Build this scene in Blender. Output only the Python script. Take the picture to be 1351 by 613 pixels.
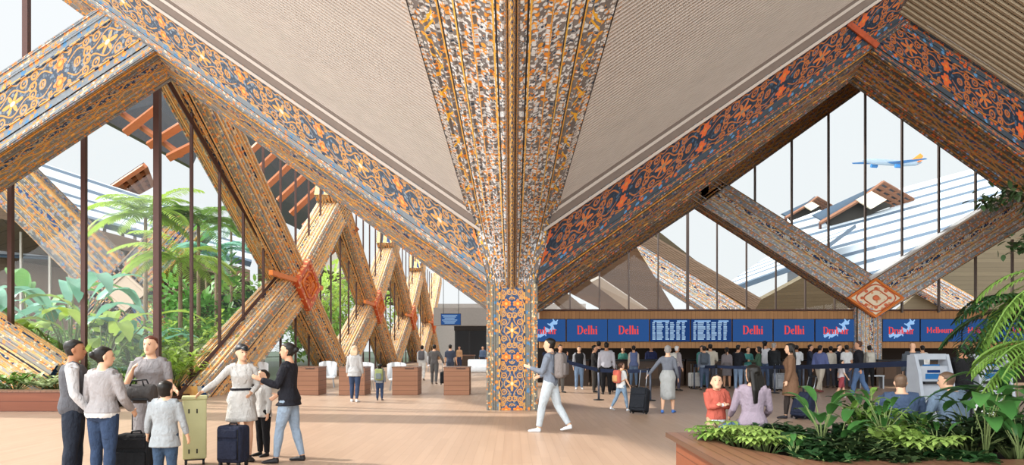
import bpy, math, random
from math import sin, cos, pi, radians, sqrt, atan2
from mathutils import Vector, Matrix, Euler
for o in list(bpy.data.objects): bpy.data.objects.remove(o)
SC = bpy.context.scene; COL = SC.collection
rnd = random.Random(7)
V = Vector
# ---------------------------------------------------------------- camera, world, light
CH = 1.62; FPX = 900.0; CX0 = 675.5; HOR = 458.0
cam = bpy.data.cameras.new('camera'); camo = bpy.data.objects.new('camera', cam); COL.objects.link(camo)
cam.sensor_width = 36.0; cam.lens = 36.0 * FPX / 1351.0
cam.shift_y = (HOR - 306.5) / 1351.0; cam.clip_end = 3000; cam.clip_start = 0.05
camo.location = (0, 0, CH); camo.rotation_euler = (pi / 2, 0, 0); SC.camera = camo
SC.view_settings.view_transform = 'Standard'; SC.view_settings.look = 'None'
SC.view_settings.exposure = 0.42; SC.view_settings.gamma = 1.0; SC.view_settings.use_curve_mapping = False
SKY0, SKYB = 0.80, 4.1
wd = bpy.data.worlds.new('sky'); SC.world = wd; wd.use_nodes = True
wn = wd.node_tree; wn.nodes.clear()
wo = wn.nodes.new('ShaderNodeOutputWorld'); wb = wn.nodes.new('ShaderNodeBackground')
wt = wn.nodes.new('ShaderNodeTexCoord'); ws = wn.nodes.new('ShaderNodeSeparateXYZ'); wr = wn.nodes.new('ShaderNodeValToRGB')
wn.links.new(wt.outputs['Generated'], ws.inputs[0])
def wmath(k, a, b):
    n = wn.nodes.new('ShaderNodeMath'); n.operation = k
    for i, q in enumerate((a, b)):
        if isinstance(q, (int, float)): n.inputs[i].default_value = q
        else: wn.links.new(q, n.inputs[i])
    return n.outputs[0]
wn.links.new(ws.outputs['Z'], wr.inputs[0])
wr.color_ramp.elements[0].position = 0.0; wr.color_ramp.elements[0].color = (0.86, 0.89, 0.90, 1)
wr.color_ramp.elements[1].position = 0.6; wr.color_ramp.elements[1].color = (0.88, 0.92, 0.95, 1)
# bright hazy sky, brightened behind the viewer's left shoulder and overhead as added fill
g1 = wmath('MAXIMUM', wmath('ADD', wmath('MULTIPLY', ws.outputs['X'], -0.62), wmath('MULTIPLY', ws.outputs['Y'], -0.78)), 0.0)
g2 = wmath('MAXIMUM', wmath('SUBTRACT', ws.outputs['Z'], 0.42), 0.0)
gs = wmath('ADD', wmath('ADD', SKY0, wmath('MULTIPLY', g1, SKYB)), wmath('MULTIPLY', g2, 1.5))
wn.links.new(gs, wb.inputs[1]); wn.links.new(wr.outputs[0], wb.inputs[0]); wn.links.new(wb.outputs[0], wo.inputs[0])
def sun(vec, strength, color, ang):
    l = bpy.data.lights.new('sun', 'SUN'); l.energy = strength; l.color = color; l.angle = ang
    o = bpy.data.objects.new('sun', l); COL.objects.link(o); o.location = (-30, 20, 40)
    o.rotation_euler = V(vec).to_track_quat('Z', 'Y').to_euler()
sun((-0.72, 0.22, 0.66), 4.2, (1.0, 0.95, 0.88), radians(1.5))

def P(px, py, Y): return V(((px - CX0) / FPX * Y, Y, CH + (HOR - py) / FPX * Y))
def GX(px, Y): return (px - CX0) / FPX * Y
def lin(h):
    h = h.lstrip('#'); r = [int(h[i:i + 2], 16) / 255 for i in (0, 2, 4)]
    return tuple((c / 12.92 if c <= .04045 else ((c + .055) / 1.055) ** 2.4) for c in r)
# ---------------------------------------------------------------- tags
def tag(o, label=None, cat=None, group=None, kind=None):
    if label: o['label'] = label
    if cat: o['category'] = cat
    if group: o['group'] = group
    if kind: o['kind'] = kind
    return o
def empty(name, loc=(0, 0, 0), rz=0.0, label=None, cat=None, group=None):
    o = bpy.data.objects.new(name, None); COL.objects.link(o); o.location = loc; o.rotation_euler = (0, 0, rz)
    o.empty_display_size = 0.1
    return tag(o, label, cat, group)
def kids(o): return list(o.children)
def copy_tree(o, parent=None):
    c = o.copy(); COL.objects.link(c)
    if parent is not None: c.parent = parent
    for ch in kids(o): copy_tree(ch, c)
    return c
# ---------------------------------------------------------------- mesh builder
class MB:
    def __init__(s): s.v = []; s.f = []; s.uv = []; s.mi = []; s.cur = 0
    def face(s, idx, uv=None):
        s.f.append(tuple(idx)); s.uv.append(uv); s.mi.append(s.cur)
    def quad(s, a, b, c, d, uv=None):
        n = len(s.v); s.v += [V(a), V(b), V(c), V(d)]; s.face((n, n + 1, n + 2, n + 3), uv)
    def poly(s, pts):
        n = len(s.v); s.v += [V(p) for p in pts]; s.face(range(n, n + len(pts)))
    def box(s, c, size, M=None):
        c = V(c); hx, hy, hz = size[0] / 2, size[1] / 2, size[2] / 2; n = len(s.v)
        for x, y, z in ((-1,-1,-1),(1,-1,-1),(1,1,-1),(-1,1,-1),(-1,-1,1),(1,-1,1),(1,1,1),(-1,1,1)):
            p = V((x * hx, y * hy, z * hz))
            if M is not None: p = M @ p
            s.v.append(c + p)
        for q in ((0,3,2,1),(4,5,6,7),(0,1,5,4),(1,2,6,5),(2,3,7,6),(3,0,4,7)): s.face([n + i for i in q])
        return s
    def rbox(s, c, size, r=0.02, M=None):
        """box with rounded vertical edges and softened top/bottom"""
        c = V(c); hx, hy, hz = size[0]/2, size[1]/2, size[2]/2; r = min(r, hx*.95, hy*.95, hz*.95)
        rings = []
        for z, ins in ((-hz, r*.8), (-hz + r*.35, r*.2), (-hz + r, 0), (hz - r, 0), (hz - r*.35, r*.2), (hz, r*.8)):
            ring = []
            for k in range(4):
                sx = (1, -1, -1, 1)[k]; sy = (1, 1, -1, -1)[k]
                for j in range(4):
                    a = k * pi/2 + j * pi/6
                    ring.append(V((sx * (hx - r) + cos(a) * (r - ins) , sy * (hy - r) + sin(a) * (r - ins), z)))
            rings.append(ring)
        if M is not None: rings = [[M @ p for p in R] for R in rings]
        s.loft([[c + p for p in R] for R in rings]); return s
    def loft(s, rings, closed=True, cap=True, uvs=None):
        n0 = len(s.v); m = len(rings[0])
        for R in rings: s.v += [V(p) for p in R]
        for i in range(len(rings) - 1):
            for j in range(m if closed else m - 1):
                k = (j + 1) % m
                a, b, c, d = n0 + i*m + j, n0 + i*m + k, n0 + (i+1)*m + k, n0 + (i+1)*m + j
                uv = None
                if uvs: uv = [uvs[i][j], uvs[i][j+1], uvs[i+1][j+1], uvs[i+1][j]]
                s.face((a, b, c, d), uv)
        if cap and closed:
            s.face([n0 + j for j in range(m)][::-1]); e = n0 + (len(rings) - 1) * m
            s.face([e + j for j in range(m)])
        return s
    def tube(s, pts, radii, n=8, flat=None, cap=True, up=None):
        """tube along pts; flat=(a,b) list of per ring axis scales; up = reference axis"""
        pts = [V(p) for p in pts]
        if not hasattr(radii, '__len__'): radii = [radii] * len(pts)
        rings = []; ref = None
        for i, p in enumerate(pts):
            t = (pts[min(i+1, len(pts)-1)] - pts[max(i-1, 0)])
            if t.length < 1e-9: t = V((0,0,1))
            t.normalize()
            if ref is None:
                ref = V(up) if up is not None else (V((0,1,0)) if abs(t.y) < .9 else V((1,0,0)))
            b = (ref - t * ref.dot(t))
            if b.length < 1e-5: b = V((1,0,0)) - t * t.x
            b.normalize(); ref = b; a = b.cross(t)
            r = radii[i]; ra, rb = (r, r) if not hasattr(r, '__len__') else r
            rings.append([p + a * (cos(2*pi*k/n) * ra) + b * (sin(2*pi*k/n) * rb) for k in range(n)])
        s.loft(rings, cap=cap); return s
    def ball(s, c, r, n=10, m=7, M=None):
        c = V(c); r = r if hasattr(r, '__len__') else (r, r, r); rings = []
        for i in range(m + 1):
            th = pi * (i + 0.0) / m; th = min(max(th, .08), pi - .08)
            ring = [V((r[0]*sin(th)*cos(2*pi*k/n), r[1]*sin(th)*sin(2*pi*k/n), -r[2]*cos(th))) for k in range(n)]
            if M is not None: ring = [M @ p for p in ring]
            rings.append([c + p for p in ring])
        s.loft(rings); return s
    def add(s, o, M=None):
        n = len(s.v); s.v += [(M @ p if M is not None else p) for p in o.v]
        for f, u, m in zip(o.f, o.uv, o.mi): s.f.append(tuple(i + n for i in f)); s.uv.append(u); s.mi.append(m)
        return s
    def build(s, name, mats, parent=None, smooth=False, loc=None, rz=0):
        me = bpy.data.meshes.new(name); me.from_pydata([tuple(p) for p in s.v], [], s.f)
        if not isinstance(mats, (list, tuple)): mats = [mats]
        for m in mats: me.materials.append(m)
        if len(mats) > 1: me.polygons.foreach_set('material_index', s.mi)
        if any(u is not None for u in s.uv):
            L = me.uv_layers.new(name='UVMap'); dat = []
            for f, u in zip(s.f, s.uv):
                for k in range(len(f)): dat += list(u[k]) if u is not None else [0.0, 0.0]
            L.data.foreach_set('uv', dat)
        if smooth: me.polygons.foreach_set('use_smooth', [True] * len(me.polygons))
        me.update()
        o = bpy.data.objects.new(name, me); COL.objects.link(o)
        if parent is not None: o.parent = parent
        if loc is not None: o.location = loc
        o.rotation_euler = (0, 0, rz)
        return o
def struct(o): o['kind'] = 'structure'; return o
# ---------------------------------------------------------------- node expressions
NT = None
class E:
    def __init__(s, k): s.k = k
    def __add__(a, b): return op('ADD', a, b)
    __radd__ = __add__
    def __sub__(a, b): return op('SUBTRACT', a, b)
    def __rsub__(a, b): return op('SUBTRACT', b, a)
    def __mul__(a, b): return op('MULTIPLY', a, b)
    __rmul__ = __mul__
    def __truediv__(a, b): return op('DIVIDE', a, b)
    def __lt__(a, b): return op('LESS_THAN', a, b)
    def __gt__(a, b): return op('GREATER_THAN', a, b)
def op(kind, *args):
    n = NT.nodes.new('ShaderNodeMath'); n.operation = kind
    for i, a in enumerate(args):
        if isinstance(a, E): NT.links.new(a.k, n.inputs[i])
        else: n.inputs[i].default_value = float(a)
    return E(n.outputs[0])
def absv(a): return op('ABSOLUTE', a)
def fract(a): return op('FRACT', a)
def sine(a): return op('SINE', a)
def cosi(a): return op('COSINE', a)
def hyp(a, b): return op('SQRT', a * a + b * b)
def at2(a, b): return op('ARCTAN2', a, b)
def mx(a, b): return op('MAXIMUM', a, b)
def mn(a, b): return op('MINIMUM', a, b)
def band(x, lo, hi): return (x > lo) * (x < hi)
def mixc(fac, a, b):
    n = NT.nodes.new('ShaderNodeMix'); n.data_type = 'RGBA'
    if isinstance(fac, E): NT.links.new(fac.k, n.inputs[0])
    else: n.inputs[0].default_value = fac
    for i, c in ((6, a), (7, b)):
        if isinstance(c, E): NT.links.new(c.k, n.inputs[i])
        else: n.inputs[i].default_value = (*c, 1)
    return E(n.outputs[2])
def vec(x, y, z=0.0):
    n = NT.nodes.new('ShaderNodeCombineXYZ')
    for i, a in enumerate((x, y, z)):
        if isinstance(a, E): NT.links.new(a.k, n.inputs[i])
        else: n.inputs[i].default_value = a
    return E(n.outputs[0])
def noise(v, scale, detail=2, rough=.5):
    n = NT.nodes.new('ShaderNodeTexNoise'); n.inputs['Scale'].default_value = scale; n.inputs['Detail'].default_value = detail
    n.inputs['Roughness'].default_value = rough
    if v is not None: NT.links.new(v.k, n.inputs['Vector'])
    return E(n.outputs[0])
def voro(v, scale, rndness=1.0):
    n = NT.nodes.new('ShaderNodeTexVoronoi'); n.inputs['Scale'].default_value = scale; n.inputs['Randomness'].default_value = rndness
    if v is not None: NT.links.new(v.k, n.inputs['Vector'])
    s = NT.nodes.new('ShaderNodeSeparateColor'); NT.links.new(n.outputs['Color'], s.inputs[0])
    return E(n.outputs['Distance']), E(s.outputs[0]), E(s.outputs[1])
def uvxy():
    t = NT.nodes.new('ShaderNodeTexCoord'); s = NT.nodes.new('ShaderNodeSeparateXYZ'); NT.links.new(t.outputs['UV'], s.inputs[0])
    return E(s.outputs[0]), E(s.outputs[1])
def objxyz():
    t = NT.nodes.new('ShaderNodeTexCoord'); s = NT.nodes.new('ShaderNodeSeparateXYZ'); NT.links.new(t.outputs['Object'], s.inputs[0])
    return E(t.outputs['Object']), E(s.outputs[0]), E(s.outputs[1]), E(s.outputs[2])
def newmat(name, rough=.6, spec=.3, metal=0.0):
    global NT
    m = bpy.data.materials.new(name); m.use_nodes = True; NT = m.node_tree
    b = NT.nodes['Principled BSDF']; b.inputs['Roughness'].default_value = rough; b.inputs['Metallic'].default_value = metal
    b.inputs['Specular IOR Level'].default_value = spec
    return m, b
def setc(b, c):
    if isinstance(c, E): NT.links.new(c.k, b.inputs['Base Color'])
    else: b.inputs['Base Color'].default_value = (*c, 1)
def bump(b, h, dist=.01, strength=.6):
    n = NT.nodes.new('ShaderNodeBump'); n.inputs['Distance'].default_value = dist; n.inputs['Strength'].default_value = strength
    NT.links.new(h.k, n.inputs['Height']); NT.links.new(n.outputs[0], b.inputs['Normal'])
MC = {}
def plain(name, hexc, rough=.6, metal=0.0, spec=.3, var=.12, scale=6.0):
    """plain colour with faint unevenness"""
    key = (name, hexc)
    if key in MC: return MC[key]
    m, b = newmat(name, rough, spec, metal); o, x, y, z = objxyz(); n = noise(o, scale, 3)
    c = lin(hexc); d = tuple(v * (1 - var) for v in c); l = tuple(min(1, v * (1 + var)) for v in c)
    setc(b, mixc(n, d, l)); MC[key] = m; return m
def cloth(hexc, rough=.85, folds=1.0):
    key = ('cloth', hexc)
    if key in MC: return MC[key]
    m, b = newmat('fabric_' + hexc.strip('#'), rough, .15); o, x, y, z = objxyz()
    n = noise(vec(x * 1.0, y * 1.0, z * .55), 9, 3); n2 = noise(o, 160, 1)
    c = lin(hexc); g_ = .3 * c[0] + .6 * c[1] + .1 * c[2]; c = tuple((.72 * v + .28 * g_) * .86 for v in c); d = tuple(v * .8 for v in c); l = tuple(min(1, v * 1.15) for v in c)
    setc(b, mixc(n, d, l)); bump(b, n * 1.0 + noise(vec(x * 1.0 + n * .3, y, z * .8), 22, 2) * .35 + n2 * .04, .055 * folds, .8); MC[key] = m; return m
# ---------------------------------------------------------------- materials
NAVY = lin('#1c2f4c'); NAVY2 = lin('#223f66'); SLATE = lin('#7b8894'); ORNG = lin('#dd7a2a'); ORG2 = lin('#c4551c')
GOLD = lin('#e0a243'); CREAM = lin('#d8c9ae'); WHT = lin('#d9dad6'); BLUE = lin('#4d7ea6'); DARK = lin('#2a2723'); BRN = lin('#7a5638')
def carved(name, field=NAVY, ground=SLATE, flower=ORNG, bead=CREAM, line=GOLD, L=2.9, tone=1.0, dens=.55):
    """painted carved timber: u along (half widths), v across in [-1,1]"""
    m, b = newmat(name, .62, .25); u, v = uvxy()
    wob = noise(vec(u * 1.3, v * 1.3), 2.2, 2) - .5
    a = absv(v); uu = (fract(u / L) - .5) * L; au = absv(uu)
    # filler flecks
    d1, r1, g1 = voro(vec(u, v), 8.5); fleck = (d1 < .40) * (r1 > .42); fl2 = (d1 < .36) * (g1 > .60)
    c = mixc(noise(vec(u, v), 3.0), field, tuple(.6 * q + .1 * g for q, g in zip(field, ground)))
    c = mixc(fleck * .5, c, tuple(.5 * (p + q) for p, q in zip(BLUE, ground)))
    c = mixc(fl2 * .8, c, tuple(x * .8 for x in ground))
    h = fleck * .3 + fl2 * .3
    # scrolls: ogee pairs mirrored about the axis
    sc = absv(a - (.20 + .12 * cosi(au * 7.0))) < .022
    for cx_, cy_, cr_ in ((.34, .33, .10), (.62, .10, .10), (.66, .36, .085), (.92, .02, .08), (L / 2 - .26, .40, .07)):
        rr_ = hyp(au - cx_, a - cy_); sc = mx(sc, absv(rr_ - cr_) < .026); sc = mx(sc, rr_ < .032)
    sc = sc * (au < L * .42)
    s3 = absv(a - (.44 + .035 * sine(u * 16.0))) < .020
    c = mixc(mx(sc, s3) * .85, c, tuple(.85 * (.65 * p + .35 * q) for p, q in zip(line, flower))); h = mx(h, mx(sc, s3) * .8)
    # central ornament
    th = at2(a, au); rr = hyp(au * .8, a); cen = rr < (.17 + .09 * cosi(th * 6.0))
    c = mixc(cen, c, tuple(.5 * (p + q) for p, q in zip(flower, line))); c = mixc(rr < .06, c, bead)
    # flower pairs
    du = L / 2 - au; dv = a - .24; r = hyp(du, dv); t2 = at2(dv, du)
    fl = r < (.165 + .04 * cosi(t2 * 5.0)); c = mixc(fl, c, flower); c = mixc(absv(r - .10) < .012, c, ORG2); c = mixc(r < .05, c, line)
    h = mx(h, mx(fl, cen))
    # borders
    bord = a > .52; d2, r2, g2 = voro(vec(u, v), 6.0); bc = mixc((d2 < .42) * (r2 > .35), tuple(x * .62 for x in ground), flower)
    bc = mixc((d2 < .16), bc, line); bc = mixc((d2 < .45) * (g2 > .70), bc, BLUE)
    c = mixc(bord, c, bc)
    ln1 = band(a, .50, .545) ; dash = fract(u * 2.2) < .72
    c = mixc(ln1, c, NAVY); c = mixc(ln1 * dash, c, line)
    b2 = a > .76; d3, r3, g3 = voro(vec(u, v * 1.2), 10.0); bc2 = mixc((d3 < .5) * (r3 > dens), tuple(x * .7 for x in ground), bead)
    bc2 = mixc((g3 > .62) * (d3 < .5), bc2, flower); c = mixc(b2, c, bc2)
    c = mixc(mx(band(a, .75, .775), band(a, .965, .98)), c, DARK); c = mixc(band(a, .86, .88), c, line)
    h = mx(h, mx(bord * (d2 < .42) * .8, b2 * (d3 < .45) * .8)) + mx(band(a, .5, .545), band(a, .86, .88)) * .9
    wear = noise(vec(u, v), 9, 4, .7)
    c = mixc((wear > .56) * .35, c, tuple(x * .9 for x in ground))
    if tone != 1.0: c = mixc(1 - tone, c, DARK)
    setc(b, c); bump(b, h, .03, .55); return m
def striped(name, ground=SLATE, warp=0.0, lw=.12, flower=ORNG, line=GOLD, bead=WHT, nb=9, hatch=False, beads=.4, yellow=GOLD, sc=7.0):
    """long parallel carved mouldings: v across in [-1,1] cut into nb strips"""
    m, b = newmat(name, .62, .25); u, v = uvxy(); k = (v + warp * sine(v * 6.5 + 1.0)) * (nb / 2.0) + 50.0; f = fract(k); idx = k - f
    par = fract(idx * .5) > .25
    wn_ = NT.nodes.new('ShaderNodeTexWhiteNoise'); wn_.noise_dimensions = '1D'; NT.links.new(idx.k, wn_.inputs['W']); rv = E(wn_.outputs['Value'])
    d1, r1, g1 = voro(vec(u, v), sc); d2, r2, g2 = voro(vec(u, v, 3.0), sc * 1.7)
    gr = mixc(rv, tuple(x * .55 for x in ground), tuple(min(1, x * 1.15) for x in ground)); c = gr
    c = mixc((rv > .72) * (r1 > .3), c, NAVY2)
    wv = absv(f - (.5 + .26 * sine(u * 5.0 + idx * 2.0))) < .09
    fl = (d1 < .44) * (r1 > .38); c = mixc(fl, c, flower); c = mixc((d1 < .15) * fl, c, yellow)
    c = mixc(wv * (rv > .35), c, yellow)
    bd = (d2 < .50) * (g2 > (1 - beads)); c = mixc(bd, c, bead)
    c = mixc((g1 > .8) * (d1 < .4) * (1 - beads), c, BLUE)
    e = mx(f < .025, f > .975); c = mixc(e, c, DARK); g = mx(band(f, .04, lw), band(f, 1 - lw, .96)); c = mixc(g * (1 - .4 * (noise(vec(u, v), 12) > .5)), c, line)
    if hatch:
        hh = absv(v) < .075; c = mixc(hh, c, NAVY); c = mixc(hh * (fract(u * 1.9 + absv(v) * 6.0) < .45), c, yellow)
    setc(b, c); bump(b, fl * .6 + bd * .8 + wv * .7 - e * .8, .035, .6); return m
M_beam_lit = carved('carved_beam_lit_tones', field=lin('#3d4857'), ground=lin('#98a0a6'), flower=lin('#dc8844'), line=lin('#dba552'), bead=lin('#cfc3b0'))  # lit copy of the carved paint, daylight put into paler colours
M_beam_shade = carved('carved_beam_shade_tones', field=lin('#141f31'), ground=lin('#46505a'), flower=lin('#bd5522'), line=lin('#b5702c'), bead=lin('#7d6a50'))  # shaded copy of the same paint, backlit darkness put into the colours
M_col = carved('carved_column_paint', field=lin('#22406a'), ground=lin('#8d8a80'), flower=lin('#dd8233'), line=lin('#e2ad55'), bead=lin('#e0c9a0'), L=2.2)
M_mid = striped('carved_ridge_beam', ground=lin('#85827f'), warp=.16, nb=6, flower=lin('#e09a48'), bead=lin('#dde1e3'), yellow=lin('#ecb548'), beads=.62, sc=11.0)
def ridgepat(name):
    """overhead ridge beam: dense pale and orange blossom beads, gold lines, slate bands with yellow scrolls"""
    m, b = newmat(name, .62, .25); u0, v = uvxy(); u = u0 * .62; p = vec(u, v); nz = noise(p, 2.2, 3); nz2 = noise(vec(u, v, 4.0), 5.0, 2)
    c = mixc(nz2, lin('#5f5a58'), lin('#8b8786')); d1, r1, g1 = voro(p, 17.0); d2, r2, g2 = voro(vec(u, v, 2.0), 12.0)
    scr = band(v, .22, .74); yel = absv(v - (.48 + .13 * sine(u * 5.2 + 3.0 * nz))) < .022; yel2 = absv(v - (.47 - .15 * sine(u * 4.1 + 1.0))) < .018
    org = mx((d2 < .52) * (r2 < (.62 - scr * .22)), 0.0); wht = (d1 < .56) * ((r1 + nz * .5) > (.54 + scr * .26))
    c = mixc(org, c, mixc(g2, lin('#d9832f'), lin('#e9a84e'))); c = mixc(wht, c, mixc(g1, lin('#c3c9cd'), lin('#ebedee'))); c = mixc((g1 > .86) * (d1 < .5), c, lin('#3f4c5c'))
    yy = mx(yel, yel2) * scr; c = mixc(yy, c, lin('#ecb53e')); e = 0.0
    for q, w_, col in ((.93, .012, '#d9a24a'), (.83, .022, '#e6b452'), (.795, .016, '#2f2b2a'), (.21, .014, '#e0a845'), (.18, .014, '#37322f'), (-.10, .012, '#e8bb55'), (-.125, .01, '#38322e'), (-.42, .016, '#332e2c'), (-.46, .012, '#d89a3e'), (-.80, .014, '#e6b24c'), (-.84, .014, '#2b2827')):
        c = mixc(absv(v - q) < w_, c, lin(col))
    setc(b, c); bump(b, org * .6 + wht * .9 + yy * .9, .035, .7); return m
M_mid = ridgepat('carved_ridge_beam_paint')
M_ridge = striped('carved_ridge_nose', ground=lin('#6e6c6c'), nb=6, flower=lin('#e39a3c'), bead=lin('#c9ccd0'), yellow=lin('#f2b844'), beads=.2, hatch=True, sc=14.0)
M_x = striped('carved_brace_gold', ground=lin('#b9b3a8'), warp=.12, lw=.19, nb=6, flower=lin('#e8985a'), bead=lin('#f0dcbc'), yellow=lin('#f2b868'), line=lin('#f2bd78'), beads=.22, sc=4.2)
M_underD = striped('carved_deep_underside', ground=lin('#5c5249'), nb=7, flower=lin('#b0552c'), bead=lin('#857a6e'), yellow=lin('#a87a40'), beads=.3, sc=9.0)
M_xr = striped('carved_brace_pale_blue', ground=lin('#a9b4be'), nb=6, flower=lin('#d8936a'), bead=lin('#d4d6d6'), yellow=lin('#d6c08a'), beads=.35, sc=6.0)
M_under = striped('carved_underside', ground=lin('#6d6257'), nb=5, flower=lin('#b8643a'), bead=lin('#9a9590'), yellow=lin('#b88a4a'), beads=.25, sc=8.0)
M_under_lit = striped('carved_underside_lit', ground=lin('#8a8580'), nb=5, flower=lin('#c98243'), bead=lin('#a89c8a'), yellow=lin('#cf9a4e'), beads=.25, sc=8.0)  # lighter copy of the right-hand underside, light put into the colours
M_ext = striped('weathered_carved_brace', ground=lin('#6d6a68'), nb=6, flower=lin('#a5683e'), bead=lin('#8a847a'), yellow=lin('#a07a48'), beads=.4, sc=5.0)

def wood(name, c1, c2, axis='x', plank=None, scale=1.0, rough=.5, seam=.012, spec=.3, boards=0.0):
    m, b = newmat(name, rough, spec); o, x, y, z = objxyz()
    A = {'x': (x, y, z), 'y': (y, x, z), 'z': (z, x, y)}[axis]
    st = vec(A[0] * .18 * scale, A[1] * 3 * scale, A[2] * 3 * scale); n = noise(st, 5, 5, .6); n2 = noise(st, 1.4, 2)
    c = mixc(n, lin(c1), lin(c2)); c = mixc(n2 * .35, c, tuple(v * .6 for v in lin(c1)))
    if plank:
        w, ax = plank; q = {'x': x, 'y': y, 'z': z}[ax] / w + 200.0; f = fract(q); i = q - f
        wn_ = NT.nodes.new('ShaderNodeTexWhiteNoise'); wn_.noise_dimensions = '1D'; NT.links.new(i.k, wn_.inputs['W']); rv = E(wn_.outputs['Value'])
        c = mixc(rv * .30, c, tuple(v * .62 for v in lin(c1))); sm = f < seam / w
        c = mixc(sm * .75, c, tuple(v * .25 for v in lin(c1))); bump(b, n * .2 - sm * 1.0, .008, .5)
    else: bump(b, n, .004, .4)
    setc(b, c); return m
def floor_mat():
    m, b = newmat('pale_plank_floor', .33, .35); o, x, y, z = objxyz()
    n = noise(vec(x * 3.0, y * .15, 0), 4, 4, .6); q = x / .14 + 300.0; f = fract(q); i = q - f
    wn_ = NT.nodes.new('ShaderNodeTexWhiteNoise'); wn_.noise_dimensions = '1D'; NT.links.new(i.k, wn_.inputs['W']); rv = E(wn_.outputs['Value'])
    yq = y / 1.8 + rv * 7.0; fy = fract(yq); i2 = yq - fy
    wn2 = NT.nodes.new('ShaderNodeTexWhiteNoise'); wn2.noise_dimensions = '2D'; NT.links.new(vec(i, i2).k, wn2.inputs['Vector']); rv2 = E(wn2.outputs['Value'])
    c = mixc(rv2 * .75, lin('#ac917b'), lin('#9a7f6b')); c = mixc(n * .6, c, lin('#b9a08a'))
    sm = mx(f < .045, fy < .005); c = mixc(sm * .38, c, lin('#6f563f')); big = noise(o, .25, 3); c = mixc(big * .28, c, lin('#96785f'))
    setc(b, c); rn = NT.nodes.new('ShaderNodeMapRange'); NT.links.new(n.k, rn.inputs[0]); rn.inputs[3].default_value = .28; rn.inputs[4].default_value = .5
    NT.links.new(rn.outputs[0], b.inputs['Roughness']); return m
M_floor = floor_mat()
M_slat = wood('pale_slat_wood', '#b8ada3', '#c9beb3', 'x', scale=.6, rough=.7)
M_slatback = plain('slat_backing', '#786c64', .9)
M_slatbr = wood('brown_slat_wood', '#95866f', '#ab9b82', 'x', rough=.7)
M_mull = plain('dark_bronze_metal', '#4a3029', .45, .3)
M_mullg = plain('grey_bronze_metal', '#5a4f4a', .45, .3)
M_wall = wood('warm_vertical_boarding', '#a57446', '#c08e5c', 'z', plank=(.16, 'x'), rough=.55)
M_desk = wood('dark_walnut_panels', '#3e2c20', '#54402f', 'x', plank=(.9, 'x'), rough=.45)
M_pod = wood('walnut_boards', '#8a5d42', '#a5765a', 'x', plank=(.16, 'z'), rough=.5)
M_bench = wood('red_brown_bench_wood', '#6e3a24', '#8e5236', 'x', plank=(.25, 'z'), rough=.4)
M_benchtop = wood('bench_top_wood', '#74503c', '#8f6750', 'y', plank=(.14, 'x'), rough=.33)
M_rafter = wood('orange_rafter_wood', '#a35e3c', '#bd7850', 'x', rough=.6)
M_eave = plain('dark_slate_soffit', '#4f5257', .8)
M_soil = plain('dark_soil', '#2a2018', .95)
M_metal = plain('brushed_steel', '#9a9fa5', .35, .7)
M_white = plain('white_plastic', '#dfe2e4', .5)
M_black = plain('black_plastic', '#16171a', .5)
M_belt = plain('navy_belt', '#1f2a44', .8)
M_grey = plain('grey_kiosk_panel', '#9ba1a9', .4, .2)
def roof_mat():
    m, b = newmat('white_seam_roof', .5, .3); u, v = uvxy(); f = fract(u)
    c = mixc(f < .30, lin('#b9c0c6'), lin('#4c5c6c')); setc(b, c); return m
M_roof = roof_mat()
def glass_mat():
    m = bpy.data.materials.new('clear_glass'); m.use_nodes = True; nt = m.node_tree; nt.nodes.clear()
    o = nt.nodes.new('ShaderNodeOutputMaterial'); t = nt.nodes.new('ShaderNodeBsdfTransparent'); g = nt.nodes.new('ShaderNodeBsdfGlossy')
    g.inputs['Roughness'].default_value = .02; t.inputs[0].default_value = (.96, .98, .98, 1)
    mi = nt.nodes.new('ShaderNodeMixShader'); mi.inputs[0].default_value = .025
    nt.links.new(t.outputs[0], mi.inputs[1]); nt.links.new(g.outputs[0], mi.inputs[2]); nt.links.new(mi.outputs[0], o.inputs[0]); return m
M_glass = glass_mat()
def leafmat(name, c1, c2, rough=.45, trans=.25):
    m, b = newmat(name, rough, .35); o, x, y, z = objxyz(); n = noise(o, 3.5, 2); n2 = noise(o, 14, 1)
    c = mixc(n, lin(c1), lin(c2)); c = mixc(n2 * .3, c, tuple(v * .5 for v in lin(c1))); setc(b, c)
    tr = NT.nodes.new('ShaderNodeBsdfTranslucent'); NT.links.new(c.k, tr.inputs[0]); mi = NT.nodes.new('ShaderNodeMixShader'); mi.inputs[0].default_value = trans
    out = NT.nodes['Material Output']; NT.links.new(b.outputs[0], mi.inputs[1]); NT.links.new(tr.outputs[0], mi.inputs[2]); NT.links.new(mi.outputs[0], out.inputs[0]); return m
L_lime = leafmat('lime_leaf', '#8fb245', '#c3d86a', trans=.4); L_green = leafmat('mid_green_leaf', '#4d8a3c', '#86b45a', trans=.35)
L_teal = leafmat('blue_green_leaf', '#5fa387', '#9fd0b8', trans=.35); L_pale = leafmat('pale_silver_leaf', '#a9bf7e', '#dbe3b4', trans=.35)
L_dark = leafmat('dark_green_leaf', '#1b3520', '#335a2a', trans=.12); L_deep = leafmat('deep_shade_leaf', '#1c2d1a', '#3a4f2a', trans=.1)
L_fresh = leafmat('fresh_green_leaf', '#5c8434', '#93b458', trans=.25)
M_stem = plain('green_stem', '#6c7a48', .7); M_trunk = plain('palm_trunk', '#7d6a55', .9)
def emit(name, hexc, s=1.0):
    m = bpy.data.materials.new(name); m.use_nodes = True; nt = m.node_tree; nt.nodes.clear()
    o = nt.nodes.new('ShaderNodeOutputMaterial'); e = nt.nodes.new('ShaderNodeEmission'); e.inputs[0].default_value = (*lin(hexc), 1); e.inputs[1].default_value = s
    nt.links.new(e.outputs[0], o.inputs[0]); return m
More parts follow.
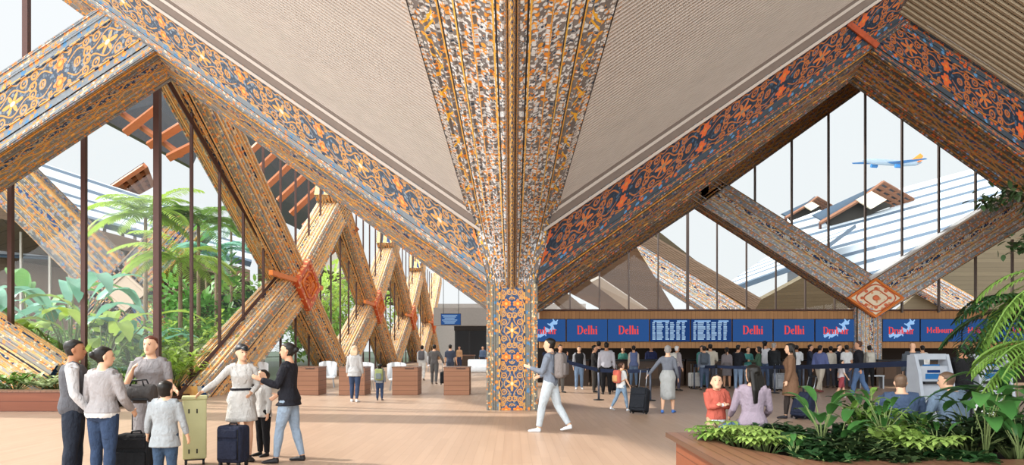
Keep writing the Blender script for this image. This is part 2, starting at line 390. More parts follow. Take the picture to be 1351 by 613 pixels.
E_blue = emit('screen_blue', '#2b4f86', .8); E_red = emit('screen_red', '#d9463f', .9); E_ice = emit('screen_ice_blue', '#8fb6e0', .9)
E_navy = emit('screen_navy', '#1e3a6e', .8); E_row = emit('screen_row_text', '#a9c8e4', .8)
SKIN = {'a': plain('skin_tan', '#c49374', .55, var=.05), 'b': plain('skin_light', '#d8ab8c', .55, var=.05), 'c': plain('skin_brown', '#a87556', .55, var=.05)}
HAIR = {k: plain('hair_' + k, h, .45, var=.3, scale=40) for k, h in {'black': '#17130f', 'brown': '#4a3024', 'grey': '#8a8682', 'blonde': '#c4a888', 'auburn': '#5a2f22', 'white': '#c9c9c9', 'ash': '#66503f'}.items()}
# ---------------------------------------------------------------- architecture
PROF = [(0,0),(.0,.035),(.035,.035),(.035,0),(.12,0),(.12,.025),(.15,.025),(.15,0),(.235,0),(.235,.03),(.265,.03),(.265,0),
        (.735,0),(.735,.03),(.765,.03),(.765,0),(.85,0),(.85,.025),(.88,.025),(.88,0),(.965,0),(.965,.035),(1.,.035),(1.,0)]
PROFX = [(0,0)] + [q for i in range(7) for q in ((.02+i*.14,0),(.02+i*.14,.05),(.06+i*.14,.05),(.06+i*.14,0))] + [(1.,0)]
def faced_beam(A4, B4, prof=PROF, skip=()):
    """beam between two four-cornered ends; every long face gets raised mouldings. returns one MB per face"""
    A4 = [V(p) for p in A4]; B4 = [V(p) for p in B4]; out = []; cA = sum(A4, V((0,0,0))) / 4
    for i in range(4):
        if i in skip: continue
        a0, a1, b0, b1 = A4[i], A4[(i+1) % 4], B4[i], B4[(i+1) % 4]
        n = (b0 - a0).cross(a1 - a0).normalized()
        if n.dot((a0 + a1) / 2 - cA) < 0: n = -n
        hw = ((a1 - a0).length + (b1 - b0).length) / 4; L = ((b0 + b1) / 2 - (a0 + a1) / 2).length
        mb = MB(); ra = [a0.lerp(a1, s) + n * o for s, o in prof]; rb = [b0.lerp(b1, s) + n * o for s, o in prof]
        uva = [(0, 2*s-1) for s, o in prof] ; uvb = [(L / hw, 2*s-1) for s, o in prof]
        mb.loft([ra, rb], closed=False, cap=False, uvs=[uva, uvb])
        out.append(mb)
    caps = MB(); caps.quad(*A4, uv=[(0,0),(.5,0),(.5,.5),(0,.5)]); caps.quad(*B4, uv=[(0,0),(.5,0),(.5,.5),(0,.5)]); out.append(caps)
    return out
def beam(name, A4, B4, mats, label=None, cat='beam', group=None, parent=None, prof=PROF):
    """mats: one per face (4); first face is the one you see"""
    fs = faced_beam(A4, B4, prof); mb = MB(); ml = []
    for k, f in enumerate(fs):
        m = mats[min(k, len(mats) - 1)]
        if m not in ml: ml.append(m)
        f.mi = [ml.index(m)] * len(f.f); mb.add(f)
    o = mb.build(name, ml, parent)
    if label: tag(o, label, cat, group)
    return o
YF = 17.6
# floor, roof over the rear hall
fl = MB(); fl.box((12, 46, -.1), (110, 116, .2)); struct(fl.build('floor', M_floor))
gr = MB(); gr.box((-75, 55, -.16), (63.8, 150, .3)); gr.box((0, 190, -.2), (500, 200, .1)); struct(gr.build('ground_outside', L_deep))
# central square column
w = .625
col_o = beam('carved_column', [(-w, YF, 0), (w, YF, 0), (w, YF + 1.25, 0), (-w, YF + 1.25, 0)], [(-w, YF, 3.45), (w, YF, 3.45), (w, YF + 1.25, 3.45), (-w, YF + 1.25, 3.45)],
     [M_col], 'square carved and painted column standing in the middle of the hall floor', 'column')
# A and C : beams rising left and right from the column
def side_beam(s, mats, label):
    def X(x): return s * x
    d = .705; L = 13.6
    f0 = (X(.60), YF, 3.25); f1 = (X(1.10), YF, 5.16)
    A4 = [V(f0), V(f1), V((X(1.10), YF + 1.3, 5.16)), V((X(.60), YF + 1.5, 2.62))]
    B4 = [V((X(.60 + L), YF, 3.25 + L * d)), V((X(.9 + L), YF, 4.95 + L * .685)), V((X(.9 + L), YF + 1.3, 4.95 + L * .685)), V((X(.60 + L), YF + 1.35, 2.95 + L * d))]
    return beam('carved_roof_beam', A4, B4, mats, label)
side_beam(-1, [M_beam_lit, M_under_lit, M_under_lit, M_under_lit], 'sunlit grey and gold carved beam climbing left from the central column')
side_beam(1, [M_beam_shade, M_under, M_under, M_under], 'navy and orange carved beam climbing right from the central column')
# B and D : beams descending to the far sides of the joints
def outer_beam(s, pts, mats, label, dy=1.6):
    (t0, t1, b0, b1) = pts
    A4 = [P(*b0, YF + .05), P(*t0, YF + .05), P(*t0, YF + .05) + V((0, dy, 0)), P(*b0, YF + .05) + V((0, dy, -.12))]
    B4 = [P(*b1, YF + .05), P(*t1, YF + .05), P(*t1, YF + .05) + V((0, dy, 0)), P(*b1, YF + .05) + V((0, dy, -.12))]
    return beam('carved_roof_beam', A4, B4, mats, label)
outer_beam(-1, ((205, -38), (-400, 360), (203, 66), (-400, 462)), [M_beam_lit, M_under_lit], 'broad grey and gold carved beam falling to the left edge above the garden glass', 1.3)
outer_beam(1, ((1150, -5), (1560, 262), (1150, 66), (1560, 355)), [M_beam_shade, M_underD], 'navy and orange carved beam falling to the right above the big diamond window', 1.5)
# joint pieces
jb = MB(); c = P(1139, 46, YF - .06); jb.box(c, (.15, .05, .95), Matrix.Rotation(radians(-52), 3, 'Y'))
tag(jb.build('painted_joint_strap', plain('red_orange_paint', '#9c4626', .5, var=.6, scale=9)), 'orange-red painted strap over the crossing of the beams at upper right', 'joint strap')
# M : the ridge beam coming towards the viewer
ED = [V((-.60, 17.62, 3.22)), V((-.86, 17.6, 4.2)), V((-1.26, 17.3, 5.36)), V((-1.9, 11.5, 7.50)), V((-2.75, 4.0, 10.3)), V((-3.3, -2, 12.6))]
Rg = [V((0, 17.56, 3.18)), V((0, 17.1, 3.55)), V((0, 16.0, 4.2)), V((0, 11.5, 6.25)), V((0, 4.0, 9.3)), V((0, -2, 11.6))]
def ipt(L, t):
    t = min(max(t, 0), len(L) - 1.0001); i = int(t); f = t - i
    p0 = L[max(i-1, 0)]; p1 = L[i]; p2 = L[i+1]; p3 = L[min(i+2, len(L)-1)]
    return p1.lerp(p2, f) if i >= 3 else .5*((2*p1)+(-p0+p2)*f+(2*p0-5*p1+4*p2-p3)*f*f+(-p0+3*p1-3*p2+p3)*f**3)
ts = [i / 8 for i in range(0, 41)]
midp = empty('carved_ridge_beam', (0, YF, 3.2)); tag(midp, 'wide keel shaped carved beam sweeping overhead from the central column towards the viewer', 'beam')
PM = []
nst = 8
for i in range(nst):
    a = i / nst; PM += [(a, 0), (a + .012, .045), (a + .03, .045), (a + .035, 0.0), (a + .06, -.01), (a + .11, .012)]
PM += [(1, 0)]
off0 = V((0, YF, 3.2))
for s in (-1, 1):
    mb = MB(); rings = []; uvs = []; u = 0; prev = None
    for t in ts:
        e = ipt(ED, t).copy(); r = ipt(Rg, t).copy(); e.x *= -s; e.x = s * abs(e.x); r = V((s * .10, r.y, r.z + .03))
        if prev is not None: u += ((e + r) / 2 - prev).length
        prev = (e + r) / 2
        nrm = V((s * .75, -.35, -.6)).normalized()
        rings.append([r.lerp(e, q) + nrm * o - off0 for q, o in PM]); uvs.append([(u / .62, (2*q - 1)) for q, o in PM])
    mb.loft(rings, closed=False, cap=False, uvs=uvs); mb.build('side_panel', M_mid, midp)
mb = MB(); rings = []; uvs = []; u = 0; prev = None
PR = [(-1, 0), (-.8, -.05), (-.62, -.05), (-.55, 0), (-.3, -.08), (0, -.12), (.3, -.08), (.55, 0), (.62, -.05), (.8, -.05), (1, 0)]
for t in ts:
    r = ipt(Rg, t)
    if prev is not None: u += (r - prev).length
    prev = r.copy(); rings.append([V((q * .13, r.y, r.z + .03 + o)) - off0 for q, o in PR]); uvs.append([(u / .25, q) for q, o in PR])
mb.loft(rings, closed=False, cap=False, uvs=uvs); mb.build('ridge_moulding', M_ridge, midp)
# slatted soffits
def soffit(side, name):
    mb = MB(); bk = MB(); N = 150; pitch = .098; prev = None; up = V((0, 0, .06))
    for k in range(N):
        Yk = 17.45 - k * pitch
        for i in range(1, len(ED) - 1):
            if ED[i].y >= Yk >= ED[i+1].y: f = (ED[i].y - Yk) / (ED[i].y - ED[i+1].y); q = ED[i].lerp(ED[i+1], f); break
        x0, z0 = abs(q.x) - .25, q.z - .17
        x1 = 13.0 if side < 0 else 15.5
        a = V((side * x0, Yk, z0)); b = V((side * x1, Yk, z0 + (x1 - x0) * .685)); d = (b - a)
        mb.box((a + b) / 2, (d.length, .050, .07), Matrix.Rotation(-atan2(d.z, d.x * side) * side, 3, 'Y'))
        if prev: bk.quad(prev[0] + up, prev[1] + up, b + up, a + up); bk.quad(prev[0] + up * 5, prev[1] + up * 5, b + up * 5, a + up * 5)
        prev = (a, b)
    o = mb.build(name, M_slat); struct(o); bk.build('slat_backing', M_slatback, o)
soffit(-1, 'ceiling_left'); soffit(1, 'ceiling_right')
# outer right soffit, slats parallel to the falling beam
mb = MB(); N = 90
for k in range(N):
    Yk = 17.5 - k * .13; z0 = P(1185, 12, YF).z + k * .13 * .36; x0 = P(1185, 12, YF).x
    a = V((x0, Yk, z0 - .1)); b = V((x0 + 12, Yk, z0 - .1 - 12 * .652)); d = b - a
    mb.box((a + b) / 2, (d.length, .07, .08), Matrix.Rotation(atan2(-d.z, d.x), 3, 'Y'))
    if k == 0: fa, fb = a, b
up = V((0, 0, .12)); o = mb.build('ceiling_far_right', M_slatbr); struct(o)
b2 = MB(); b2.quad(fa + up, fb + up, b + up, a + up); b2.build('ceiling_backing', M_slatback, o)
# the short ridge beam continuing from the right joint towards the viewer
a = P(1158, 40, YF - .1); d = V((1.9, -3.2, 2.6))
s1 = V((.55, 0, .62)); s2 = V((0, -.5, .0))
# unseen rear hall roofs added to block light (ruled between the roof beams and the rear wall)
YB = 28.6
rf = MB()
rl = [(700, 392), (1140, 92), (1620, 330)]
top0 = [P(x, y, YF + 1.3) for x, y in rl]; top1 = [P(x, y, YB) for x, y in rl]
for i in range(2): rf.quad(top0[i], top0[i+1], top1[i+1], top1[i])
tp = [p + V((0, 0, .5)) for p in top0]; tq = [p + V((0, 0, .5)) for p in top1]
for i in range(2): rf.quad(tp[i], tp[i+1], tq[i+1], tq[i])
struct(rf.build('ceiling_unseen_right', M_slatback))
rf = MB(); rf.box((-2.2, 55.5, 11.9), (6.4, 72, .4)); struct(rf.build('ceiling_unseen_left', M_slatbr))  # unseen added roof, kept narrow so sunlight reaches the rear hall
# ------------------------------------------------ left side wall (x = -10.5): cross braces and glass
XW = -10.5
def wall_brace(Yn, idx):
    root = empty('carved_cross_brace', (XW, Yn, 0))
    zn = 4.6; arms = [((-9.6, 0.0), 1), ((8.2, 0.0), 1), ((-11.5, 10.9), 1), ((9.9, 11.3), 1)]
    for (dy, z), _ in arms:
        a = V((0, 0, zn)); b = V((0, dy, z)); t = (b - a).normalized(); pz = V((0, -t.z, t.y)); 
        if pz.z < 0: pz = -pz
        hw = .80; tx = .62; zz = a - t * .3
        if z < 1: b = b + t * .8
        def four(p): return [p + V((tx, 0, 0)) - pz * hw, p + V((tx, 0, 0)) + pz * hw, p + V((-tx, 0, 0)) + pz * hw, p + V((-tx, 0, 0)) - pz * hw]
        beam('brace_arm', four(zz), four(b), [M_x], parent=root, prof=PROFX)
    md = MB(); 
    dia = [(0, -1.9, 0), (0, 0, 1.25), (0, 1.9, 0), (0, 0, -1.25)]
    r0 = [V(p) + V((.62, 0, zn)) for p in dia]; r1 = [V(p) * 1.0 + V((.86, 0, zn)) for p in dia]; r2 = [V(p) * .8 + V((.86, 0, zn)) for p in dia]; r3 = [V(p) * .76 + V((.80, 0, zn)) for p in dia]
    md.loft([r0, r1, r2, r3], cap=True); m = md.build('diamond_medallion', M_medor, root)
    ms = MB()
    for k in range(8):
        a = k * pi / 4; ms.tube([V((.84, cos(a + q) * (.9 + .2 * cos(4 * (a + q))) , zn + sin(a + q) * .62)) for q in (0, .25, .5, .785)], .045, 5)
    for k in range(12):
        a = k * pi / 6; ms.tube([V((.84, .18 * cos(a), zn + .14 * sin(a))), V((.86, .62 * cos(a + .2), zn + .42 * sin(a + .2)))], .04, 5)
    ms.build('filigree', M_orange, m)
    bb = MB(); bb.box((.74, -1.3, zn + .05), (.16, 7.4, .2)); bb.build('tie_bar', M_orange, root)
    return root
M_orange = plain('burnt_orange_paint', '#d9772e', .5)
def medmat():
    m, b = newmat('medallion_red_orange', .5); o, x, y, z = objxyz(); d, r, g = voro(o, 5.0)
    c = mixc((d < .35), lin('#c8582e'), lin('#e8b070')); c = mixc((d < .12), c, lin('#54769a')); setc(b, c); bump(b, d, .03, .5); return m
M_medor = medmat()
names = ['nearest crossed carved brace in the row along the garden glass', 'second crossed carved brace along the garden glass, behind the standing blonde woman',
         'third crossed carved brace of the row, past the middle wooden block', 'farthest crossed carved brace of the row, beside the hanging screen']
for i in range(4):
    tag(wall_brace(32.6 + 17.6 * i, i), names[i], 'brace', 'cross braces along the garden glass')
# glass wall with mullions
wn_root = empty('window_1', (XW, 20.2, 0)); struct(wn_root)
for k in range(0, 33):
    Yk = 20.2 + 2.15 * k; wd_ = .17 if k == 0 else .09
    mb = MB(); mb.box((0, Yk - 20.2, 5.5 if k else 5.0), (wd_, wd_, 11.6 if k else 10.1)); mb.build('mullion', M_mull, wn_root)
mb = MB(); mb.box((0, 35, .06), (.16, 70, .12)); mb.build('sill', M_mull, wn_root)
t = (V((0, 32.6, 4.6)) - V((0, 21.1, 10.9))).normalized(); 
mb = MB(); mb.tube([V((.02, 0, 10.0)), V((.02, 11.0, 4.75))], .09, 4); mb.build('glazing_bar', M_mull, wn_root)
mb = MB(); mb.tube([V((.02, 1.2, .1)), V((.02, 11.0, 5.2))], .08, 4); mb.build('glazing_bar', M_mull, wn_root)
mb = MB(); mb.quad((.01, 0, 0), (.01, 70, 0), (.01, 70, 11), (.01, 0, 9.9)); mb.build('glass_pane', M_glass, wn_root)
# frontal glass on the left (Y = 20.2)
w2 = empty('window_2', (XW, 20.2, 0)); struct(w2)
sl = .664
for k in range(1, 8):
    z1 = 10.0 - sl * 2.17 * k; mb = MB(); mb.box((-2.17 * k, 0, (z1 + .5) / 2 + .0), (.13, .13, z1 - .5)); mb.build('mullion', M_mull, w2)
mb = MB(); mb.tube([V((.05, 0, 10.05)), V((-14, 0, 10.05 - 14 * sl))], .11, 4); mb.build('glazing_bar', M_mull, w2)
mb = MB(); mb.tube([V((-7.5, 0, 2.6)), V((-3.0, 0, .6))], .10, 4); mb.build('glazing_bar', M_mull, w2)
mb = MB(); mb.quad((0, 0, .3), (0, 0, 10), (-15, 0, .3), (-15, 0, .3)); mb.build('glass_pane', M_glass, w2)
# upper glass above beam B
w3 = empty('window_3', (-12.9, 18.9, 0)); struct(w3)
px35 = GX(35, 18.9) + 12.9
mb = MB(); mb.box((px35, 0, 12.0), (.15, .15, 6.5)); mb.build('mullion', M_mull, w3)
mb = MB(); mb.box((px35 - 2.2, 0, 11.5), (.15, .15, 7.5)); mb.build('mullion', M_mull, w3)
mb = MB(); q0 = P(205, 75, 18.9) + V((12.9, -18.9, 0)); q1 = P(60, -25, 18.9) + V((12.9, -18.9, 0)); mb.tube([q0, q1], .09, 4); mb.build('glazing_bar', M_mull, w3)
# foot of the neighbouring brace at lower left
pz = [P(-120, 380, 19.9), P(74, 505, 19.9)]; t = (pz[1] - pz[0]).normalized(); n = V((-t.z, 0, t.x)) * .62
def four2(p): return [p - n + V((0, -.5, 0)), p + n + V((0, -.5, 0)), p + n + V((0, .7, 0)), p - n + V((0, .7, 0))]
beam('carved_brace_foot', four2(pz[0]), four2(pz[1]), [M_x], 'foot of a carved brace at the left edge, rising from behind the wooden planter', 'brace', prof=PROFX)
# ------------------------------------------------ rear wall: diamond window, right
def flat_arm(root, q, Y0, dy, mat, prof=PROF, name='brace_arm', dz=0.0):
    """q: four pixel corners measured at depth Y0: bottom-a, top-a, bottom-b, top-b"""
    a0, a1, b0, b1 = [P(*p, Y0) for p in q]; o = root.location if root else V((0,0,0)); D = V((0, dy, 0))
    return beam(name, [a0 - o, a1 - o, a1 + D - o, a0 + D - o + V((0,0,dz))], [b0 - o, b1 - o, b1 + D - o, b0 + D - o + V((0,0,dz))], mat, parent=root, prof=prof)
node = P(1155, 393, YB)
rx = empty('carved_cross_brace', (node.x, YB, 0)); tag(rx, 'pale blue and orange carved brace with a square orange medallion under the diamond window', 'brace')
flat_arm(rx, ((1150, 414), (1165, 372), (900, 255), (948, 236)), YB, .8, [M_xr, M_under])
flat_arm(rx, ((1160, 416), (1147, 372), (1560, 170), (1530, 130)), YB, .8, [M_xr, M_under])
flat_arm(rx, ((1131, 480), (1163, 480), (1131, 405), (1163, 405)), YB + .25, .8, [M_xr], name='post')
def diamond(root, px, py, hw, hh, Y0):
    o = root.location
    D = [(-1, 0), (0, 1), (1, 0), (0, -1)]; c = P(px, py, Y0)
    a = hw / FPX * Y0; b = hh / FPX * Y0
    def ring(s, y): return [c + V((x * a * s, y, z * b * s)) - o for x, z in D]
    mb = MB(); mb.loft([ring(1, .1), ring(1, -.12), ring(.88, -.12), ring(.85, -.06)]); m = mb.build('medallion_frame', M_orange, root)
    mb = MB(); mb.poly(ring(.85, -.09)); m2 = mb.build('medallion_face', M_medface, m)
    mb = MB()
    for r in (.62, .38):
        mb.tube([c + V((cos(k * pi/12) * a * r * (1 + .1 * cos(k * pi / 3)), -.11, sin(k * pi/12) * b * r * (1 + .1 * cos(k * pi/3)))) - o for k in range(25)], .028, 5)
    for k in range(8):
        q = k * pi / 4; mb.ball(c + V((cos(q) * a * .48, -.11, sin(q) * b * .48)) - o, (.08, .03, .06), 8, 5)
    mb.ball(c + V((0, -.11, 0)) - o, (.15, .04, .12), 10, 5); mb.build('medallion_carving', M_rose, m)
def medface():
    m, b = newmat('medallion_cream', .55); o, x, y, z = objxyz(); d, r, g = voro(o, 4.5)
    c = mixc(d < .3, lin('#e9dcc0'), lin('#e2a67a')); c = mixc((r > .7) * (d < .35), c, lin('#a9bcc6')); setc(b, c); return m
M_medface = medface(); M_rose = plain('coral_paint', '#d9734a', .5)
diamond(rx, 1154, 393, 38, 26, YB - .02)
# upper beams of the diamond
ux = beam('carved_diamond_beam', [P(925, 270, YB), P(925, 235, YB), P(925, 235, YB + .8), P(925, 270, YB + .8)], [P(1143, 114, YB), P(1143, 78, YB), P(1143, 78, YB + .8), P(1143, 114, YB + .8)],
     [M_under], 'narrow carved beam forming the upper left side of the diamond window')
ux = beam('carved_diamond_beam', [P(1139, 114, YB), P(1139, 78, YB), P(1139, 78, YB + .8), P(1139, 114, YB + .8)], [P(1560, 405, YB), P(1560, 330, YB), P(1560, 330, YB + .8), P(1560, 405, YB + .8)],
     [M_under], 'narrow carved beam forming the upper right side of the diamond window')
ux = beam('carved_diamond_beam', [P(700, 418, YB), P(700, 384, YB), P(700, 384, YB + .8), P(700, 418, YB + .8)], [P(935, 262, YB), P(935, 232, YB), P(935, 232, YB + .8), P(935, 262, YB + .8)],
     [M_under], 'narrow carved beam sloping down to the column above the airline screens')
w4 = empty('window_4', (14.8, YB + .4, 3)); struct(w4)
o4 = w4.location
for px in (947.5, 996, 1044.5, 1093, 1141.5, 1190, 1238.5, 1287, 1335.5):
    up_y = 114 + abs(px - 1141) * .668; lo_y = 372 - abs(px - 1148) * .62
    a = P(px, up_y - 6, YB + .4); b = P(px, max(lo_y, up_y) + 6, YB + .4); mb = MB(); mb.box((a + b) / 2 - o4, (.07, .1, (a - b).length)); mb.build('mullion', M_mullg, w4)
for px in (1190, 1238.5, 1287, 1335.5):
    a = P(px, 400 - abs(px - 1148) * .45, YB + .4); b = P(px, 412, YB + .4); mb = MB(); mb.box((a + b) / 2 - o4, (.07, .1, max(.1, (a - b).length))); mb.build('mullion', M_mullg, w4)
mb = MB(); mb.poly([P(1141, 112, YB + .4) - o4, P(1345, 248, YB + .4) - o4, P(1148, 372, YB + .4) - o4, P(935, 248, YB + .4) - o4]); mb.build('glass_pane', M_glass, w4)
mb = MB()
mb.tube([P(1148, 367, YB - .05) - o4, P(1352, 240, YB - .05) - o4], .09, 4); mb.build('white_glazing_bar', M_white, w4)
# lower left glazing (mullions between beam C and the counters)
w5 = empty('window_5', (5, 36, 3)); struct(w5); o5 = w5.location
for k in range(11):
    px = 752 + 38.8 * k; a = P(px, max(395 - (px - 715) * .66, 262 + (px - 915) * .6 if px > 915 else 0), 36); b = P(px, 413, 36)
    mb = MB(); wdt = .14 if k == 4 else .07; mb.box((a + b) / 2 - o5, (wdt, .1, abs(a.z - b.z))); mb.build('mullion', M_mullg, w5)
mb = MB(); mb.poly([P(715, 412, 36.05) - o5, P(915, 262, 36.05) - o5, P(1150, 412, 36.05) - o5]); mb.build('glass_pane', M_glass, w5)
# ------------------------------------------------ counter wall
YC = 29.2
bw = MB(); zt = P(0, 410, YC).z; zb = P(0, 459, YC).z
bw.box(((GX(712, YC) + GX(1600, YC)) / 2, YC + .4, (zt + zb) / 2), (GX(1600, YC) - GX(712, YC), .8, zt - zb)); struct(bw.build('wall_counter', M_wall))
tr = MB(); tr.box(((GX(712, YC) + GX(1600, YC)) / 2, YC + .35, zt + .04), (GX(1600, YC) - GX(712, YC), .95, .06)); struct(tr.build('trim_1', M_mull))
bk = MB(); bk.box((GX(1150, YC), YC + 2.6, 1.2), (32, .2, 2.6)); struct(bk.build('wall_back', plain('dark_back_wall', '#221d1a', .9)))
fw = MB(); fw.box((-1.2, 100, 4), (24, .4, 8)); struct(fw.build('wall_far', plain('grey_far_wall', '#8b857f', .8)))
for k in range(9):
    px0 = 716 + k * 62; x0 = GX(px0, YC - .1); x1 = GX(px0 + 60, YC - .1); root = empty('check_in_desk', ((x0 + x1) / 2, YC - .1, 0)); wdt = x1 - x0
    lab = ['dark wood check-in desk beside the central column', 'dark wood check-in desk under the first Delhi screen', 'dark wood check-in desk under the second Delhi screen', 'dark wood check-in desk under the flight table screens',
           'dark wood check-in desk behind the man in cream with a grey backpack', 'dark wood check-in desk behind the teal clad pair', 'dark wood check-in desk behind the brown coat', 'dark wood check-in desk beside the blue carved post', 'dark wood check-in desk under the Melbourne screen'][k]
    tag(root, lab, 'desk', 'check-in desks')
    mb = MB(); mb.box((0, 0, .52), (wdt * .98, .7, 1.04)); mb.build('body', M_desk, root)
    mb = MB(); mb.box((0, -.05, 1.08), (wdt, .9, .07)); mb.build('worktop', M_black, root)
    mb = MB(); mb.box((-wdt * .2, -.37, .55), (.5, .04, .5)); mb.build('front_panel', plain('brown_panel', '#5b4636', .6), root)
# screens
def text_mb(txt, size, ext=.0):
    cu = bpy.data.curves.new('t', 'FONT'); cu.body = txt; cu.size = size; cu.offset = ext; cu.align_x = 'CENTER'; cu.align_y = 'CENTER'; cu.resolution_u = 2
    o = bpy.data.objects.new('t', cu); COL.objects.link(o); bpy.context.view_layer.update()
    me = bpy.data.meshes.new_from_object(o.evaluated_get(bpy.context.evaluated_depsgraph_get())); mb = MB()
    mb.v = [V((v.co.x, 0, v.co.y)) for v in me.vertices]
    for p in me.polygons: mb.face(p.vertices)
    bpy.data.objects.remove(o); return mb
def letters(txt, S):
    """broad-nib old style lettering: heavy uprights, thin joins, small slanted serifs. unit height 1, strokes (x0,z0,x1,z1,width)"""
    T_, t_ = .17, .07
    def up(x, z0, z1): return [(x, z0, x, z1, T_), (x - .12, z1 - .06, x + .03, z1 + .02, t_), (x - .10, z0 + .02, x + .12, z0 + .03, t_)]
    G = {'D': (.80, up(.2, 0, 1) + [(.2, .97, .50, .93, t_), (.5, .95, .68, .72, T_ * .8), (.68, .75, .68, .28, T_), (.68, .30, .5, .05, T_ * .8), (.2, .03, .52, .05, t_)]),
         'M': (1.05, up(.18, 0, 1) + up(.84, 0, 1) + [(.2, .97, .50, .25, T_ * .8), (.50, .25, .82, .97, t_)]),
         'e': (.50, [(.14, .12, .14, .52, T_), (.14, .52, .36, .62, t_), (.38, .60, .38, .38, T_ * .7), (.14, .32, .40, .38, t_), (.14, .12, .28, .03, T_ * .6), (.28, .03, .44, .13, t_)]),
         'l': (.30, up(.15, 0, 1)), 'b': (.55, up(.15, 0, 1) + [(.15, .55, .34, .62, t_), (.40, .58, .40, .12, T_), (.15, .03, .38, .06, t_)]),
         'h': (.58, up(.15, 0, 1) + [(.15, .52, .34, .62, t_), (.42, .58, .42, 0, T_), (.42, .02, .54, .05, t_)]), 'i': (.30, up(.15, 0, .62) + [(.10, .80, .20, .90, T_ * .8)]),
         'k': (.58, up(.15, 0, 1) + [(.15, .33, .42, .62, t_), (.24, .38, .46, .02, T_ * .8)]), 'r': (.42, up(.15, 0, .62) + [(.15, .50, .30, .62, t_), (.30, .60, .38, .54, T_ * .8)]),
         'u': (.60, up(.15, .05, .62) + [(.15, .05, .38, .05, t_), (.44, .62, .44, 0, T_), (.36, .60, .44, .62, t_)]), 'n': (.60, up(.15, 0, .62) + [(.15, .50, .34, .62, t_), (.43, .58, .43, 0, T_)]),
         'o': (.55, [(.14, .12, .14, .52, T_), (.14, .52, .30, .62, t_), (.40, .52, .40, .12, T_), (.14, .10, .28, .03, t_), (.28, .62, .42, .5, t_), (.28, .02, .42, .14, t_)]),
         'a': (.55, [(.12, .54, .30, .62, t_), (.38, .58, .38, .02, T_), (.36, .34, .14, .26, t_), (.14, .26, .14, .08, T_ * .8), (.14, .05, .36, .08, t_), (.38, .02, .50, .06, t_)])}
    W = sum(G[c][0] for c in txt); x = -W / 2; mb = MB()
    for c in txt:
        for (a, b, c2, d, w_) in G[c][1]:
            p = V((x + a, 0, b - .45)); q = V((x + c2, 0, d - .45)); t = (q - p).normalized(); n = V((-t.z, 0, t.x)) * (w_ / 2)
            mb.quad((p - n) * S, (q - n) * S, (q + n) * S, (p + n) * S)
        x += G[c][0]
    return mb
YS = YC - .12
def dragon(mb, c, s):
    """generic curling long-bodied creature emblem, tail lower left to head upper right"""
    pts = [(-1.1, -.55), (-.8, -.35), (-.55, -.5), (-.3, -.3), (-.05, -.02), (.2, -.12), (.38, .12), (.3, .38), (.5, .52), (.72, .42)]
    q = [c + V((x * s, 0, z * s)) for x, z in pts]
    mb.tube(q, [(.08*s, .015), (.13*s, .015), (.11*s, .015), (.15*s, .015), (.17*s, .015), (.13*s, .015), (.13*s, .015), (.12*s, .015), (.17*s, .015), (.06*s, .015)], 6, up=(0, 1, 0))
    for (x, z, dx, dz) in ((-.6, -.4, -.15, -.28), (-.2, -.2, .1, -.3), (.3, .1, .28, -.1), (.25, .3, -.25, .12), (.5, .55, -.1, .22), (.6, .5, .16, .2), (-.9, -.5, -.25, .12), (0, 0, -.22, .18)):
        mb.tube([c + V((x*s, 0, z*s)), c + V(((x+dx)*s, 0, (z+dz)*s))], [(.08*s, .012), (.03*s, .012)], 5, up=(0, 1, 0))
edges = [(691, 746, 'dru'), (748, 801, 'Delhi'), (802, 856, 'Delhi'), (858, 910, 'tab'), (912, 965, 'tab'), (967, 1019, 'Delhi'), (1021, 1074, 'Delhi'), (1076, 1130, 'dru'), (1165, 1213, 'dru'), (1215, 1268, 'Melbourne'), (1270, 1321, 'Melbourne'), (1323, 1376, 'Melbourne')]
labs = ['blue airline screen cut off behind the central column, showing a dragon logo', 'blue screen reading Delhi, first from the central column', 'blue screen reading Delhi just left of the flight tables', 'left of the two flight table screens', 'right of the two flight table screens',
        'blue screen reading Delhi just right of the flight tables', 'blue screen reading Delhi beside the dragon logo screen', 'dragon logo screen left of the carved post under the medallion', 'dragon logo screen right of the carved post under the medallion', 'blue screen reading Melbourne beside the dragon logo screen',
        'second blue Melbourne screen, half hidden behind palm fronds', 'last blue Melbourne screen at the right edge behind palm fronds']
M_sframe = plain('screen_bezel', '#23262e', .4)
